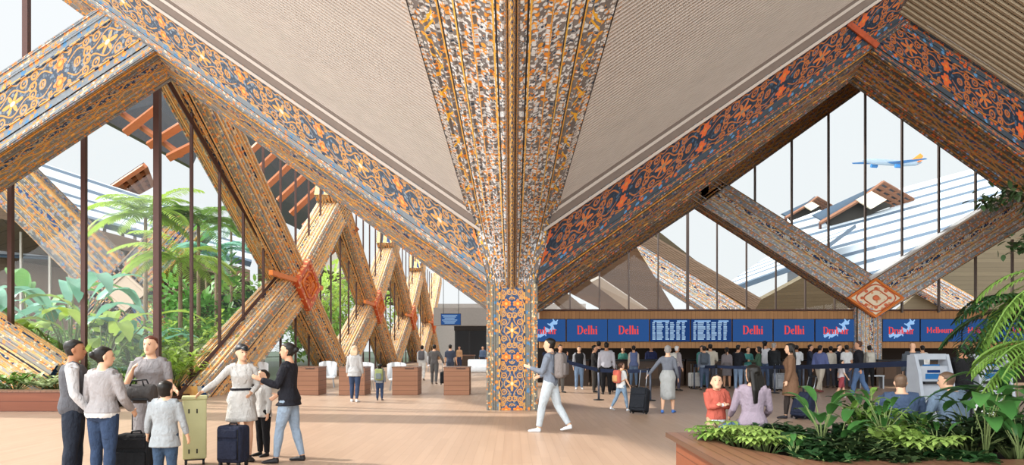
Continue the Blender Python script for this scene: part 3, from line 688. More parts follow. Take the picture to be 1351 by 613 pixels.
for (x0, x1, kind), lab in zip(edges, labs):
    a = P(x0, 421, YS); b = P(x1, 450, YS); c = (a + b) / 2; W = b.x - a.x; H = a.z - b.z
    root = empty('display_screen', (c.x, YS, c.z)); tag(root, lab, 'screen', 'screens above the check-in desks')
    mb = MB(); mb.box((0, .04, 0), (W + .02, .07, H + .04)); mb.build('casing', M_sframe, root)
    mb = MB(); mb.box((0, 0, 0), (W, .02, H)); mb.build('panel', E_navy if kind == 'tab' else E_blue, root)
    if kind == 'Delhi': t = letters('Delhi', .36); t.v = [v + V((0, -.02, .0)) for v in t.v]; t.build('lettering', E_red, root)
    elif kind == 'Melbourne': t = letters('Melbourne', .25); t.v = [v + V((0, -.02, 0)) for v in t.v]; t.build('lettering', E_red, root)
    elif kind == 'dru':
        t = letters('Drukair', .30); t.v = [v + V((-.04, -.06, -.02)) for v in t.v]; t.build('lettering', E_red, root)
        mb = MB(); dragon(mb, V((.12, -.025, .04)), .58); mb.build('dragon_logo', E_ice, root)
    else:
        mb = MB(); mb.box((-W*.22, -.015, H*.42), (W*.4, .01, .05)); mb.box((W*.3, -.015, H*.42), (W*.25, .01, .05)); mb.build('heading', E_ice, root)
        mb = MB()
        for r in range(9):
            z = H * (.34 - r * .092); x = -W * .45
            for cw in (.09, .2, .1, .14, .12, .1):
                ww = W * cw * rnd.uniform(.6, .95); mb.box((x + ww / 2, -.015, z), (ww, .01, .048)); x += W * (cw + .02)
        mb.build('flight_rows', E_row, root)
# ---------------------------------------------------------------- outside the glass
def slab(name, pts, thick, mats, parent=None, uv=None, kind=None):
    """a thick sheet through four corner points; thickness along its normal"""
    a, b, c, d = [V(p) for p in pts]; n = (b - a).cross(d - a).normalized() * thick; mb = MB()
    mb.quad(a, b, c, d, uv); mb.quad(a + n, b + n, c + n, d + n, uv)
    for p, q in ((a, b), (b, c), (c, d), (d, a)): mb.quad(p, q, q + n, p + n)
    o = mb.build(name, mats, parent)
    return o
def seam_roof(name, pts, n, parent=None, thick=.5):
    return slab(name, pts, thick, M_roof, parent, uv=[(0, 0), (0, 1), (n, 1), (n, 0)])
M_brownsoff = wood('weathered_brown_soffit', '#6f5a49', '#8a7460', 'x', plank=(.3, 'z'), rough=.8)
M_olive = wood('olive_brown_soffit', '#5d5443', '#746a55', 'x', plank=(.3, 'z'), rough=.8)
M_palewall = plain('pale_wall', '#b9b0a4', .8)
# left wing seen through the garden glass
wing = empty('garden_wing', P(110, 458, 52)); tag(wing, 'low building wing with white striped roof across the garden on the left', 'building'); wo_ = wing.location.copy()
def PW(px, py, Y): return P(px, py, Y) - wo_
seam_roof('striped_roof', [PW(-260, 196, 46), PW(330, 352, 60), PW(330, 312, 68), PW(-260, 118, 54)], 4.4, wing)
slab('timber_fascia', [PW(-260, 200, 45.8), PW(330, 356, 59.8), PW(330, 372, 59.8), PW(-260, 222, 45.8)], .4, M_brownsoff, wing)
slab('underside', [PW(-260, 222, 45.8), PW(330, 372, 59.8), PW(330, 392, 72), PW(-260, 300, 66)], .2, M_brownsoff, wing)
slab('rear_wall', [PW(-260, 300, 66), PW(330, 380, 72), PW(330, 460, 72), PW(-260, 470, 66)], .3, M_brownsoff, wing)
slab('lower_roof', [PW(-200, 330, 64), PW(230, 350, 64), PW(230, 322, 68), PW(-200, 290, 68)], .2, M_roof, wing, uv=[(0,0),(0,1),(4,1),(4,0)])
def ext_arm(px0, py0, px1, py1, hw, Y, par, off, mat=None, dy=2.0, name='brace_arm'):
    a = P(px0, py0, Y) - off; b = P(px1, py1, Y) - off; t = (b - a).normalized(); n = V((-t.z, 0, t.x)) * (hw / FPX * Y); D = V((0, dy, 0))
    return beam(name, [a - n, a + n, a + n + D, a - n + D], [b - n, b + n, b + n + D, b - n + D], [mat or M_ext], parent=par, prof=PROFX)
wb_ = empty('outer_cross_brace', P(160, 458, 48)); tag(wb_, 'weathered carved brace of the wing across the garden, left side', 'brace'); wbo = wb_.location.copy()
ext_arm(-40, 190, 175, 405, 30, 48, wb_, wbo); ext_arm(250, 285, 120, 425, 26, 48, wb_, wbo); ext_arm(160, 395, 215, 470, 24, 48, wb_, wbo); ext_arm(160, 395, 90, 470, 24, 48, wb_, wbo)
mb = MB(); c = P(165, 385, 47.8) - wbo; mb.loft([[c + V((x * s, y, z * s)) for x, z in ((-1.6, 0), (0, 1.4), (1.6, 0), (0, -1.4))] for s, y in ((1, .1), (1, -.1), (.85, -.1), (.8, .0))]); mb.build('diamond_plate', plain('pale_plate', '#b09a84', .6), wb_)
for k, px in enumerate((28, 66, 92, 138, 162, 178, 192)):
    mb = MB(); a = P(px, 300, 56) - wo_; b = P(px, 452, 56) - wo_; mb.box((a + b) / 2, (.18, .18, (a - b).length)); mb.build('mullion', M_palewall, wing)
# small far roofs on the left
def far_roof(pts, Y, label, rows=4):
    root = empty('far_timber_roof', P(*pts[0], Y)); tag(root, label, 'roof'); o = root.location.copy()
    q = [P(*p, Y + (0 if i < 2 else 6)) - o for i, p in enumerate(pts)]
    for i in range(rows + 1):
        f = i / rows; a = q[0].lerp(q[3], f); b = q[1].lerp(q[2], f); mb = MB(); mb.tube([a, b], .004 * Y, 4); mb.build('batten', M_rafter, root)
    for i in range(6):
        f = i / 5; a = q[0].lerp(q[1], f); b = q[3].lerp(q[2], f); mb = MB(); mb.tube([a, b], .005 * Y, 4); mb.build('rafter', M_rafter, root)
    n = V((0, .3, .25)); slab('roof_sheet', [q[0] + n, q[1] + n, q[2] + n, q[3] + n], .3, M_eave, root)
    return root
far_roof([(133, 257), (190, 219), (200, 244), (160, 266)], 75, 'small brown lattice roof beyond the palm at left')
# canopy with orange rafters over the garden, seen through the peak of the glass
can = empty('garden_canopy', P(190, 180, 26)); tag(can, 'dark canopy with orange timber rafters hanging outside the glass peak at left', 'canopy'); co = can.location.copy()
slab('canopy_sheet', [P(130, 158, 26) - co, P(250, 222, 30) - co, P(300, 110, 34) - co, P(190, 60, 30) - co], .15, M_eave, can)
def rafter(p0, p1, w, parent, off, Y=25.6, Y2=None):
    a = P(*p0, Y) - off; b = P(*p1, Y2 or Y) - off; mb = MB(); mb.tube([a, b], [(w, w * 1.1)] * 2, 4); return mb.build('rafter', M_rafter, parent)
for p0, p1 in (((132, 158), (196, 120)), ((165, 175), (210, 140)), ((196, 192), (240, 165)), ((222, 208), (262, 188))): rafter(p0, p1, .17, can, co)
rafter((148, 140), (240, 205), .12, can, co, 25.9)
# canopy behind the nearest brace
can2 = empty('garden_canopy', P(380, 240, 44)); tag(can2, 'slatted orange timber canopy outside the glass above the nearest brace', 'canopy'); co2 = can2.location.copy()
slab('canopy_sheet', [P(312, 160, 44) - co2, P(312, 260, 50) - co2, P(455, 330, 54) - co2, P(455, 230, 50) - co2], .15, M_eave, can2)
for k in range(8):
    a = (316 + k * 17, 206 + k * 17 + 8); b = (352 + k * 17, 190 + k * 17 - 10); rafter((a[0], a[1]), (b[0], b[1]), .22, can2, co2, 43)
# more wing pieces behind the rows of braces
wg2 = empty('garden_wing', P(430, 458, 95)); tag(wg2, 'distant building wing glimpsed between the braces at centre left', 'building'); w2o = wg2.location.copy()
slab('roof_edge', [P(340, 300, 95) - w2o, P(560, 372, 110) - w2o, P(560, 392, 110) - w2o, P(340, 330, 95) - w2o], .5, M_palewall, wg2)
slab('soffit', [P(340, 330, 95) - w2o, P(560, 392, 110) - w2o, P(560, 410, 118) - w2o, P(340, 372, 110) - w2o], .5, M_brownsoff, wg2)
ext_arm(330, 320, 460, 440, 9, 94, wg2, w2o, name='brace_arm'); ext_arm(480, 345, 400, 440, 9, 94, wg2, w2o)
# right: wings beyond the counter glass
wr_ = empty('rear_wing', P(900, 458, 60)); tag(wr_, 'brown and olive wing with a blue carved brace beyond the glass above the flight screens', 'building'); wro = wr_.location.copy()
def PR_(px, py, Y): return P(px, py, Y) - wro
slab('brown_soffit', [PR_(724, 372, 48), PR_(835, 318, 48), PR_(905, 432, 62), PR_(840, 432, 62)], .5, M_brownsoff, wr_)
slab('olive_soffit', [PR_(868, 304, 58), PR_(1000, 408, 66), PR_(960, 440, 66), PR_(830, 330, 58)], .5, M_olive, wr_)
slab('olive_soffit', [PR_(980, 408, 66), PR_(1085, 352, 60), PR_(1180, 405, 60), PR_(1060, 440, 66)], .5, M_olive, wr_)
slab('light_slit', [PR_(780, 372, 47), PR_(792, 366, 47), PR_(860, 412, 52), PR_(836, 414, 52)], .2, M_palewall, wr_)  # pale slab standing in for a slit of light through the soffit
ext_arm(822, 322, 985, 425, 15, 56, wr_, wro, M_xr); 
ext_arm(845, 312, 1000, 402, 9, 55.9, wr_, wro, M_brownsoff, name='upper_trim')
ext_arm(724, 378, 790, 432, 8, 47, wr_, wro, M_brownsoff, name='lower_trim')
seam_roof('striped_roof', [PR_(940, 395, 70), PR_(1060, 352, 70), PR_(1130, 300, 90), PR_(1010, 345, 90)], 5, wr_)
rw = empty('rear_wing', P(1250, 458, 50)); tag(rw, 'brown wood lined wing behind the lower right glass under the white roof', 'building'); rwo = rw.location.copy()
slab('brown_wall', [P(1165, 425, 46) - rwo, P(1330, 285, 46) - rwo, P(1600, 285, 46) - rwo, P(1600, 425, 46) - rwo], .4, M_olive, rw)
ext_arm(1215, 368, 1290, 410, 13, 45, rw, rwo, M_xr)
# white striped roof behind the diamond window
big = empty('white_roof', P(1200, 458, 90)); tag(big, 'large white roof with dark seams sloping behind the diamond window', 'roof'); bo = big.location.copy()
seam_roof('roof_sheet', [P(1040, 440, 70) - bo, P(1420, 300, 70) - bo, P(1420, 190, 110) - bo, P(1040, 292, 110) - bo], 10, big)
def pavilion(c0, s, Y, label):
    """gabled pavilion: white roof slope, latticed gable end and carved wall with a diamond plate"""
    root = empty('far_pavilion', P(*c0, Y)); tag(root, label, 'pavilion'); o = root.location.copy()
    def Q(x, y, dY=0): return P(c0[0] + (x - 1165) * s, c0[1] + (y - 276) * s, Y + dY) - o
    slab('carved_wall', [Q(1090, 290), Q(1148, 257), Q(1178, 271), Q(1100, 301)], .8, M_ext, root)
    slab('diamond_plate', [Q(1128, 264, -1.5), Q(1148, 276, -1.5), Q(1168, 264, -1.5), Q(1148, 253, -1.5)], .4, M_medface, root)
    slab('roof_slope', [Q(1072, 283, -1), Q(1165, 240, -1), Q(1152, 256, -1), Q(1086, 291, -1)], .5, M_roof, root)
    slab('gable_lining', [Q(1165, 241), Q(1204, 263, 3), Q(1180, 272, 3), Q(1146, 256)], .5, M_eave, root)
    A_, B_, C_, D_ = Q(1165, 240, -1.5), Q(1205, 263, 1.5), Q(1180, 273, 1.5), Q(1144, 256, -1.5)
    for f in (0, .33, .66, 1):
        mb = MB(); mb.tube([A_.lerp(D_, f), B_.lerp(C_, f)], .0028 * Y * s ** .5, 4); mb.build('batten', M_ptim, root)
    for f in (0, .25, .5, .75, 1):
        mb = MB(); mb.tube([A_.lerp(B_, f), D_.lerp(C_, f)], .0024 * Y * s ** .5, 4); mb.build('rafter', M_ptim, root)
    mb = MB(); mb.tube([Q(1082, 294, -1.5), Q(1144, 258, -1.5)], .0028 * Y * s ** .5, 4); mb.build('eave_beam', M_ptim, root)
    mb = MB(); mb.tube([Q(1082, 292, 0), Q(1082, 320, 0)], .002 * Y, 5); mb.build('post', M_mull, root)
    return root
M_ptim = plain('brown_pavilion_timber', '#7a543f', .7)
pavilion((1165, 276), 1.0, 100, 'larger carved pavilion roof standing on the white roof in the diamond window')
pavilion((1078, 278), .50, 102, 'smaller carved pavilion roof at the left of the diamond window')
# aeroplane
ap = empty('aeroplane', P(1180, 213, 420)); tag(ap, 'pale blue airliner with an orange tail climbing in the sky beyond the diamond window', 'aeroplane')
s = .467
def A(x, z, y=0): return V((x * s, y, z * s))
mb = MB(); mb.tube([A(-42, 2), A(-38, 1), A(-25, 0), A(10, -2.5), A(28, -2.5), A(36, -1)], [.4, 1.2, 1.9, 1.9, 1.4, .4], 10); mb.build('fuselage', plain('airliner_white', '#7d8b97', .5), ap)
M_sky = plain('airliner_blue', '#2c6396', .4)
mb = MB(); mb.tube([A(-8, -1, 0), A(-36, 8, 18)], [(.3, 3.2), (.15, 1)], 8); mb.build('wing', M_sky, ap)
mb = MB(); mb.tube([A(-6, -3, 0), A(16, -8, -20)], [(.3, 3.2), (.15, 1)], 8); mb.build('wing', M_sky, ap)
for q in ((-20, -1, 6), (-2, -8, -6)): mb = MB(); mb.tube([A(q[0] - 4, q[1] - 1, q[2]), A(q[0] + 4, q[1] - 1.5, q[2])], 1.2, 8); mb.build('engine', M_sky, ap)
mb = MB(); mb.tube([A(27, -1), A(36, 9)], [(2.6, .25), (1.3, .2)], 8, up=(0, 1, 0)); mb.build('tail_fin', M_orange, ap)
mb = MB(); mb.tube([A(30, -1, -4), A(33, -1, 5)], [(.25, 1), (.25, 1)], 6); mb.build('tail_plane', M_orange, ap)

# ---------------------------------------------------------------- plants
def leaf(mb, base, d, L, W, droop=.3, segs=5, fold=.25, wave=0.0, up=V((0, 0, 1))):
    """one curved, folded blade growing from base along d"""
    d = V(d).normalized(); side = d.cross(up)
    if side.length < .05: side = V((1, 0, 0))
    side.normalize(); p = V(base); dd = d.copy(); n0 = len(mb.v); st = L / segs
    for i in range(segs + 1):
        t = i / segs; w = W * (sin(pi * min(1, t * .92 + .06)) ** .75) * (1 if i < segs else .05)
        nrm = side.cross(dd).normalized(); wv = wave * sin(t * 19) * W
        mb.v += [p - side * w + nrm * (w * fold + wv), p.copy(), p + side * w + nrm * (w * fold - wv)]
        p = p + dd * st; dd = (dd + V((0, 0, -1)) * (droop / segs * (1 + t))).normalized()
    for i in range(segs):
        a = n0 + i * 3; mb.face((a, a + 1, a + 4, a + 3)); mb.face((a + 1, a + 2, a + 5, a + 4))
def leafy(name, loc, label, mat, h, n, L, W, r=None, cat='plant', group=None, seed=1, droop=.5, spread=.9, stem=True, fold=.25):
    """bush: stems that carry blades all around"""
    R = random.Random(seed); root = empty(name, loc); tag(root, label, cat, group); mb = MB(); sm = MB(); r = r or h * .5
    ns = max(3, n // 9)
    for s_ in range(ns):
        a = R.uniform(0, 2 * pi); rr = r * sqrt(R.random()); top = V((cos(a) * rr, sin(a) * rr, h * R.uniform(.6, 1) * (1 - .35 * rr / r))); b0 = top * .12; b0.z = 0
        mid = (b0 + top) / 2 + V((0, 0, h * .08)); sm.tube([b0, mid, top], [.014, .010, .005], 5)
        for k in range(n // ns):
            t = R.uniform(.35, 1); p = b0.lerp(mid, t * 2) if t < .5 else mid.lerp(top, t * 2 - 1); q = R.uniform(0, 2 * pi)
            d = V((cos(q) * spread, sin(q) * spread, R.uniform(.0, .9))); leaf(mb, p, d, L * R.uniform(.7, 1.15), W * R.uniform(.8, 1.1), droop, 4, fold)
    mb.build('foliage', mat, root, True)
    if stem: sm.build('stem', M_stem, root, True)
    return root
def banana(name, loc, label, mat, h, n, L, W, seed=1, cat='plant', group=None, a0=None):
    R = random.Random(seed); root = empty(name, loc); tag(root, label, cat, group); mb = MB(); sm = MB()
    for k in range(n):
        a = 2 * pi * k / n + R.uniform(-.3, .3); lean = R.uniform(.25, .7); hh = h * R.uniform(.45, .8)
        b = V((cos(a) * .08, sin(a) * .08, 0)); m = V((cos(a) * hh * lean * .35, sin(a) * hh * lean * .35, hh * .65)); t = V((cos(a) * hh * lean * .8, sin(a) * hh * lean * .8, hh))
        sm.tube([b, m, t], [.05, .035, .02], 6); leaf(mb, t, (t - m).normalized() + V((cos(a), sin(a), 0)) * .35, L * R.uniform(.8, 1.1), W, R.uniform(1.0, 1.9), 12, .22, .10)
    mb.build('leaves', mat, root, True); sm.build('stalks', M_stem, root, True); return root
def palm(name, loc, label, mat, h, n, L, seed=1, trunk=.09, leafw=.02, leafl=.4, cat='palm', group=None, droop=1.2, arc=None, per=26, lift=(.3, 1.1), lean=(0, 0)):
    R = random.Random(seed); root = empty(name, loc); tag(root, label, cat, group); top = V((lean[0], lean[1], h)); tb = MB()
    if h > .3: tb.tube([V((0, 0, -.0)), V((lean[0] * .3, lean[1] * .3, h * .5)), top], [trunk * 1.3, trunk, trunk * .8], 8); tb.build('trunk', M_trunk, root, True)
    for k in range(n):
        a = (2 * pi * k / n + R.uniform(-.2, .2)) if arc is None else R.uniform(*arc)
        el = R.uniform(*lift); d = V((cos(a) * cos(el), sin(a) * cos(el), sin(el))); p = top.copy(); mb = MB(); pts = [p.copy()]; ns = per; dd = d.copy(); LL = L * R.uniform(.8, 1.1)
        for i in range(ns):
            p = p + dd * (LL / ns); pts.append(p.copy()); dd = (dd + V((0, 0, -1)) * (droop / ns)).normalized()
            if i > 2:
                side = dd.cross(V((0, 0, 1))).normalized(); ll = leafl * (sin(pi * min(1, (i / ns) * .85 + .12)) ** .6)
                for sg in (-1, 1): leaf(mb, p, side * sg + dd * .55 + V((0, 0, .1)), ll * R.uniform(.85, 1.1), leafw, .8, 3, .1)
        mb.tube(pts[::3] + [pts[-1]], .012, 4); mb.build('frond', mat, root, True)
    return root
def tree(name, loc, label, mat, h, r, n=500, seed=1, cat='tree', group=None, leafs=.35):
    R = random.Random(seed); root = empty(name, loc); tag(root, label, cat, group); tb = MB(); tb.tube([V((0,0,0)), V((.2, 0, h * .6)), V((0, .1, h * .9))], [.16, .1, .04], 7)
    for k in range(7):
        a = k * .9; tb.tube([V((.1, 0, h * .5)), V((cos(a) * r * .7, sin(a) * r * .7, h * .8))], [.06, .02], 5)
    tb.build('trunk', M_trunk, root, True); mb = MB()
    cl = [(R.uniform(0, 2*pi), sqrt(R.random()) * r * .8, R.uniform(.35, 1.0) * h) for _ in range(12)]
    for k in range(n):
        a, rr, z = R.choice(cl); c = V((cos(a) * rr, sin(a) * rr, z)); d = V((R.gauss(0, 1), R.gauss(0, 1), R.gauss(0, .8))).normalized(); p = c + d * r * .38 * R.random() ** .4
        leaf(mb, p, d + V((0, 0, .2)), leafs * R.uniform(.7, 1.2), leafs * .28, .6, 3, .2)
    mb.build('crown', mat, root, True); return root
# wooden planter along the garden glass
pb = empty('garden_planter', (-16.8, 17.4, 0)); tag(pb, 'long low red-brown wooden planter in front of the garden glass at left', 'planter')
mb = MB(); mb.box((-2.6, -.1, .25), (17.4, .12, .5)); mb.build('front_board', M_bench, pb)
mb = MB(); mb.box((-2.6, .02, .51), (17.4, .42, .05)); mb.build('rim', M_benchtop, pb)
mb = MB(); mb.box((-2.6, 1.35, .22), (17.4, 2.4, .4)); mb.build('soil', M_soil, pb)
bs = MB(); bs.box((-43.6, 60.2, .05), (65.8, 79, .1)); tag(bs.build('garden_bed', L_deep), 'dark planted ground of the garden behind the glass', 'garden bed'); 
k = 0
def gpos(px, Y): return (GX(px, Y), Y, .1)
banana('banana_plant', gpos(92, 23), 'tall banana plant with blue-green arching leaves behind the first mullions', L_teal, 4.3, 12, 2.3, .26, 3)
banana('banana_plant', gpos(135, 22), 'banana plant with yellow-green leaves beside the standing man in a vest', L_lime, 3.2, 11, 2.0, .25, 4)
banana('banana_plant', gpos(40, 26), 'banana plant with broad green leaves between the first two mullions', L_green, 4.8, 12, 2.5, .30, 5)
banana('banana_plant', gpos(178, 24), 'low banana plant with teal leaves left of the thick mullion', L_teal, 2.6, 10, 1.7, .22, 6)
banana('elephant_ear_plant', gpos(8, 22), 'huge round lime leaves at the left edge of the garden', L_lime, 2.9, 7, 1.3, .50, 7)
banana('banana_plant', gpos(-25, 24), 'green banana plant at the far left edge behind the glass', L_teal, 4.8, 12, 2.5, .27, 8)
for i, (px, Y, h, mat, lab) in enumerate([(60, 21.2, 1.5, L_pale, 'pale silver-green bush behind the planter left of the man in a vest'), (25, 21.2, 1.1, L_pale, 'low pale bush at the left above the planter rim'), (110, 21.4, 1.7, L_pale, 'pale fine-leaved bush between the man and the woman in a sweater'),
        (150, 21.2, 1.5, L_fresh, 'fresh green bush right of the woman in a grey sweater'), (185, 21.6, 1.3, L_teal, 'blue-green bush behind the woman in a grey dress'), (225, 22.0, 2.0, L_lime, 'lime green bush to the right of the thick mullion'),
        (232, 25.0, 3.0, L_lime, 'tall lime shrub right of the thick mullion'), (262, 27, 3.0, L_fresh, 'shrub behind the green wheeled trunk'), (205, 27, 2.6, L_green, 'mid green shrub far behind the woman in a grey dress')]):
    leafy('garden_bush', gpos(px, Y), lab, mat, h, 330, .34, .065, r=h * .75, seed=20 + i, group=None)
for i, (px, Y, h, n, mat, lab) in enumerate([(192, 30, 7.2, 17, L_lime, 'tall palm with a feathery crown left of the thick mullion'), (262, 32, 7.2, 17, L_fresh, 'tall palm behind the second mullion right of the thick one'), (238, 28, 5.0, 15, L_lime, 'medium palm right of the thick mullion'),
        (285, 38, 6.6, 12, L_teal, 'slim palm with dull green fronds beside the nearest brace'), (305, 42, 9.0, 12, L_green, 'palm partly behind the upper arm of the nearest brace'), (150, 24, 1.8, 12, L_fresh, 'small feathery palm between the sweater woman and dress woman')]):
    palm('garden_palm', gpos(px, Y), lab, mat, h, n, 2.6 if h > 2 else 1.5, 40 + i, droop=1.6, leafw=.05, leafl=.75 if h > 2 else .4, per=26)
for i, (px, Y, h, r, mat, lab) in enumerate([(270, 40, 6.5, 2.8, L_green, 'leafy garden tree behind the mullions left of the nearest brace'), (340, 52, 7, 3.2, L_fresh, 'bright garden tree in the triangle under the nearest brace'), (425, 62, 8, 4.0, L_lime, 'lime garden tree between the first and second braces'),
        (300, 46, 4.2, 2.6, L_dark, 'dark low tree behind the nearest brace foot'), (455, 72, 7.5, 3.5, L_fresh, 'distant bright tree left of the second brace'), (415, 58, 4, 3.2, L_fresh, 'low shrubby tree right of the nearest brace foot'), (520, 98, 8, 4, L_lime, 'far lime tree beyond the third brace')]):
    tree('garden_tree', gpos(px, Y), lab, mat, h, r, 900, 60 + i, leafs=.55)
for i, (px, Y, h, mat, lab) in enumerate([(12, 30, 3.4, L_green, 'tall mid green bush at the far left behind the round lime leaves'), (75, 29, 3.2, L_fresh, 'big fresh green bush behind the tall banana plant'), (120, 31, 3.0, L_green, 'rounded bush under the outer brace at left'),
        (160, 27, 2.4, L_lime, 'lime bush left of the thick mullion behind the low banana plant'), (218, 32, 4.4, L_green, 'tall dense bush just right of the thick mullion'), (245, 24.5, 2.2, L_pale, 'pale bush above the green wheeled trunk'), (280, 33, 4.0, L_lime, 'lime bush in the gap left of the nearest brace'),
        (312, 40, 4.2, L_fresh, 'bush between the last mullion and the nearest brace'), (45, 22.4, 2.0, L_pale, 'silvery bush right of the round lime leaves')]):
    leafy('garden_bush', gpos(px, Y), lab, mat, h, 560, .46, .095, r=h * .62, seed=120 + i)
for i, (px, Y) in enumerate([(20, 18.7), (75, 18.9), (128, 18.7), (178, 18.9)]):
    leafy('planter_groundcover', (GX(px, Y), Y, .42), ['low pale ground plants at the left end of the planter', 'low ground plants in the planter left of the man in a vest', 'low ground plants in the planter behind the sweater woman', 'low ground plants in the planter behind the dress woman'][i], [L_fresh, L_pale, L_pale, L_fresh][i], .55, 200, .22, .05, r=.9, seed=80 + i)
# ---------------------------------------------------------------- people
PEND = []          # (object, voxel, smooth iterations)
def rem(mb, name, mats, parent, vox, it=3):
    o = mb.build(name, mats, parent, True); PEND.append((o, vox, it)); return o
def bake_pending():
    for o, vox, it in PEND:
        r = o.modifiers.new('r', 'REMESH'); r.mode = 'VOXEL'; r.voxel_size = vox; r.use_smooth_shade = True
        if it: s = o.modifiers.new('s', 'SMOOTH'); s.factor = .5; s.iterations = it
    bpy.context.view_layer.update(); dg = bpy.context.evaluated_depsgraph_get()
    for o, vox, it in PEND:
        me = bpy.data.meshes.new_from_object(o.evaluated_get(dg)); old = o.data; ms = list(old.materials); o.modifiers.clear(); o.data = me
        me.name = o.name
        me.materials.clear()
        for m in ms: me.materials.append(m)
        me.polygons.foreach_set('use_smooth', [True] * len(me.polygons)); bpy.data.meshes.remove(old)
    PEND.clear()
MALE = [(.475,.052,.050,0),(.50,.084,.060,0),(.535,.092,.066,-.004),(.57,.088,.063,-.002),(.62,.080,.056,.002),(.68,.088,.060,.002),(.74,.101,.066,.004),(.785,.106,.060,0),(.815,.090,.048,-.004),(.838,.045,.036,-.006)]
FEM = [(.475,.052,.050,0),(.50,.092,.066,-.006),(.53,.101,.073,-.010),(.565,.092,.064,-.004),(.62,.070,.050,.002),(.67,.074,.054,.006),(.73,.086,.068,.016),(.785,.088,.056,.002),(.812,.076,.044,-.004),(.835,.036,.030,-.006)]
def ellring(c, rx, ry, n=18, p=2.4, M=None):
    out = []
    for k in range(n):
        a = 2 * pi * k / n; ca, sa = cos(a), sin(a)
        q = V((rx * math.copysign(abs(ca) ** (2 / p), ca), ry * math.copysign(abs(sa) ** (2 / p), sa), 0))
        out.append(V(c) + (M @ q if M is not None else q))
    return out
def hand(mb, wrist, d, palm_n, sc, side, curl=.5):
    """palm, four unequal bent fingers and a thumb leaving the side of the palm; d = direction, palm_n = direction the palm faces"""
    d = V(d).normalized(); n = V(palm_n); n = (n - d * n.dot(d)).normalized(); s_ = d.cross(n).normalized() * side
    pl = .052 * sc; c0 = wrist; c1 = wrist + d * pl
    mb.tube([wrist - d * .01, wrist + d * pl * .5, c1], [(.014*sc, .010*sc), (.022*sc, .010*sc), (.022*sc, .009*sc)], 8, up=n)
    for k, (o, ln) in enumerate(((-.0165, .036), (-.0055, .042), (.0055, .039), (.0165, .031))):
        b = c1 + s_ * (-o * sc) - d * .004; L = ln * sc; d1 = (d + n * curl * .5).normalized(); d2 = (d + n * curl * 1.3).normalized(); d3 = (d + n * curl * 2.2).normalized()
        p1 = b + d1 * L * .42; p2 = p1 + d2 * L * .33; p3 = p2 + d3 * L * .25; mb.tube([b - d * .01, p1, p2, p3], [.0056 * sc, .0052 * sc, .0047 * sc, .0038 * sc], 6)
    b = wrist + d * pl * .25 + s_ * .017 * sc; t1 = b + (s_ * .9 + d * .7 + n * .3).normalized() * .024 * sc; t2 = t1 + (d + n * .5 + s_ * .2).normalized() * .022 * sc
    mb.tube([wrist + d * .008, b, t1, t2], [.009 * sc, .0078 * sc, .0066 * sc, .005 * sc], 6)
